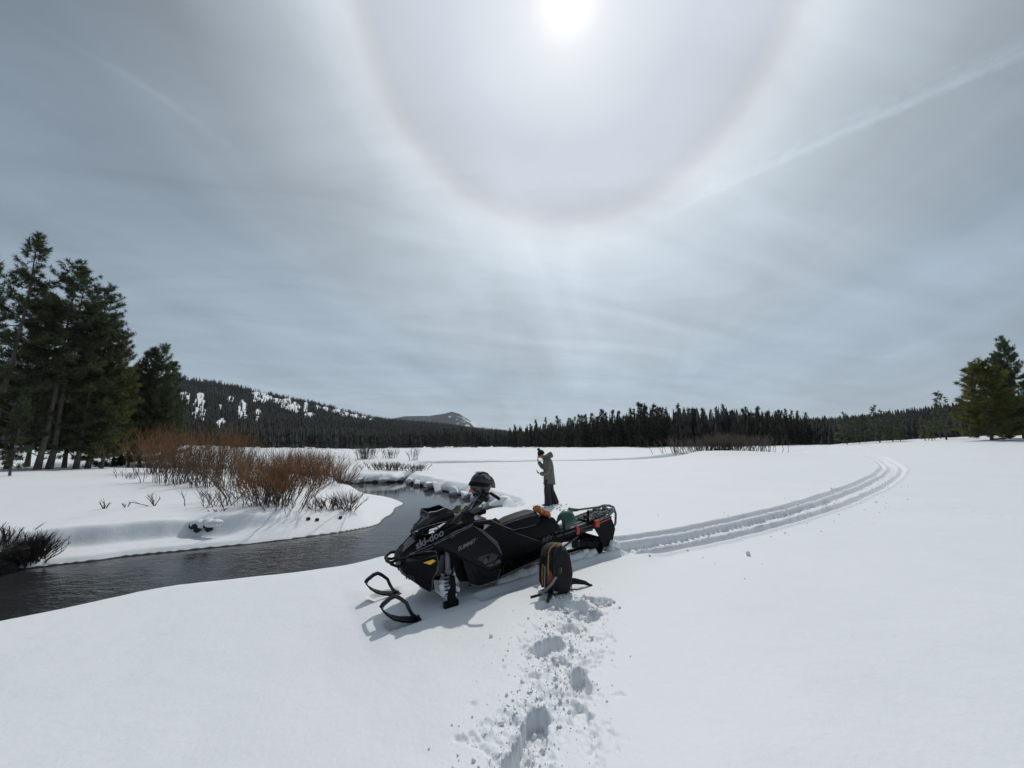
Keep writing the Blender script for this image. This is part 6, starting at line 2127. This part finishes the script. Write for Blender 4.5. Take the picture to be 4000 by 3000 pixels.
rs = np.random.RandomState(3)
P = []
kk = catmull(KICK, 12)
n = 2000
i = rs.randint(0, len(kk), n)
spread = np.where(rs.rand(n) < .7, .13, .24)
x = kk[i, 0] + rs.normal(0, 1, n) * spread - rs.rand(n) ** 3 * .25
y = kk[i, 1] + rs.normal(0, 1, n) * .20
sz = .003 + .010 * rs.rand(n) ** 3 + (rs.rand(n) < .035) * rs.uniform(.006, .024, n)
n2 = 260
a = rs.uniform(0, 6.28, n2)
x = np.concatenate([x, .80 + .42 * np.cos(a) * rs.uniform(.6, 1.1, n2), 1.1 + rs.normal(0, .25, 90)])
y = np.concatenate([y, 4.92 + .20 * np.sin(a) * rs.uniform(.6, 1.1, n2), 11.55 + rs.normal(0, .25, 90)])
sz = np.concatenate([sz, .006 + .03 * rs.rand(n2) ** 3, .012 + .03 * rs.rand(90) ** 2])
z, _, _, _ = terrain_h(x, y)
o = crumbs('snow_crumbs', np.stack([x, y, z + sz * .4], 1), sz, 5)
o['label'] = 'loose crumbs of kicked up snow around the footprints'
o['category'] = 'snow crumbs'
# clods thrown out by the track along the trail
n = 620
i = rs.randint(12, 105, n)
nrm = np.gradient(trailS, axis=0)
nrm = np.stack([-nrm[:, 1], nrm[:, 0]], 1) / np.linalg.norm(nrm, axis=1)[:, None]
lat = np.where(rs.rand(n) < .65, rs.normal(0, .18, n), rs.normal(0, .5, n) - .7 * (rs.rand(n) < .5))
x = trailS[i, 0] + nrm[i, 0] * lat + rs.normal(0, .2, n)
y = trailS[i, 1] + nrm[i, 1] * lat + rs.normal(0, .2, n)
sz = .008 + .024 * rs.rand(n) ** 2.5
z, _, _, _ = terrain_h(x, y)
o = crumbs('trail_clods', np.stack([x, y, z + sz * .35], 1), sz, 6)
o['label'] = 'small snow clods thrown out beside the snowmobile trail'
o['category'] = 'snow clods'
snow_block('snow_clod', 'single fist sized snow clod lying alone right of the trail', (3.98, 6.62, ground_z(3.98, 6.62) + .03), (.05, .045, .045), 77, 'lone clods on the smooth snow')

# ------------------------------------------------------------------ thin winter air
hz_ = MB().box((0, 0, 195), (13600, 13600, 450))
hm = bpy.data.materials.new('haze_air')
hm.use_nodes = True
hm.node_tree.nodes.clear()
vo = hm.node_tree.nodes.new('ShaderNodeOutputMaterial')
pv = hm.node_tree.nodes.new('ShaderNodeVolumePrincipled')
pv.inputs['Color'].default_value = (0.86, 0.93, 1.0, 1)
pv.inputs['Density'].default_value = 0.00005
pv.inputs['Anisotropy'].default_value = 0.2
hm.node_tree.links.new(pv.outputs[0], vo.inputs['Volume'])
haze = hz_.build('haze', hm)
haze['kind'] = 'stuff'
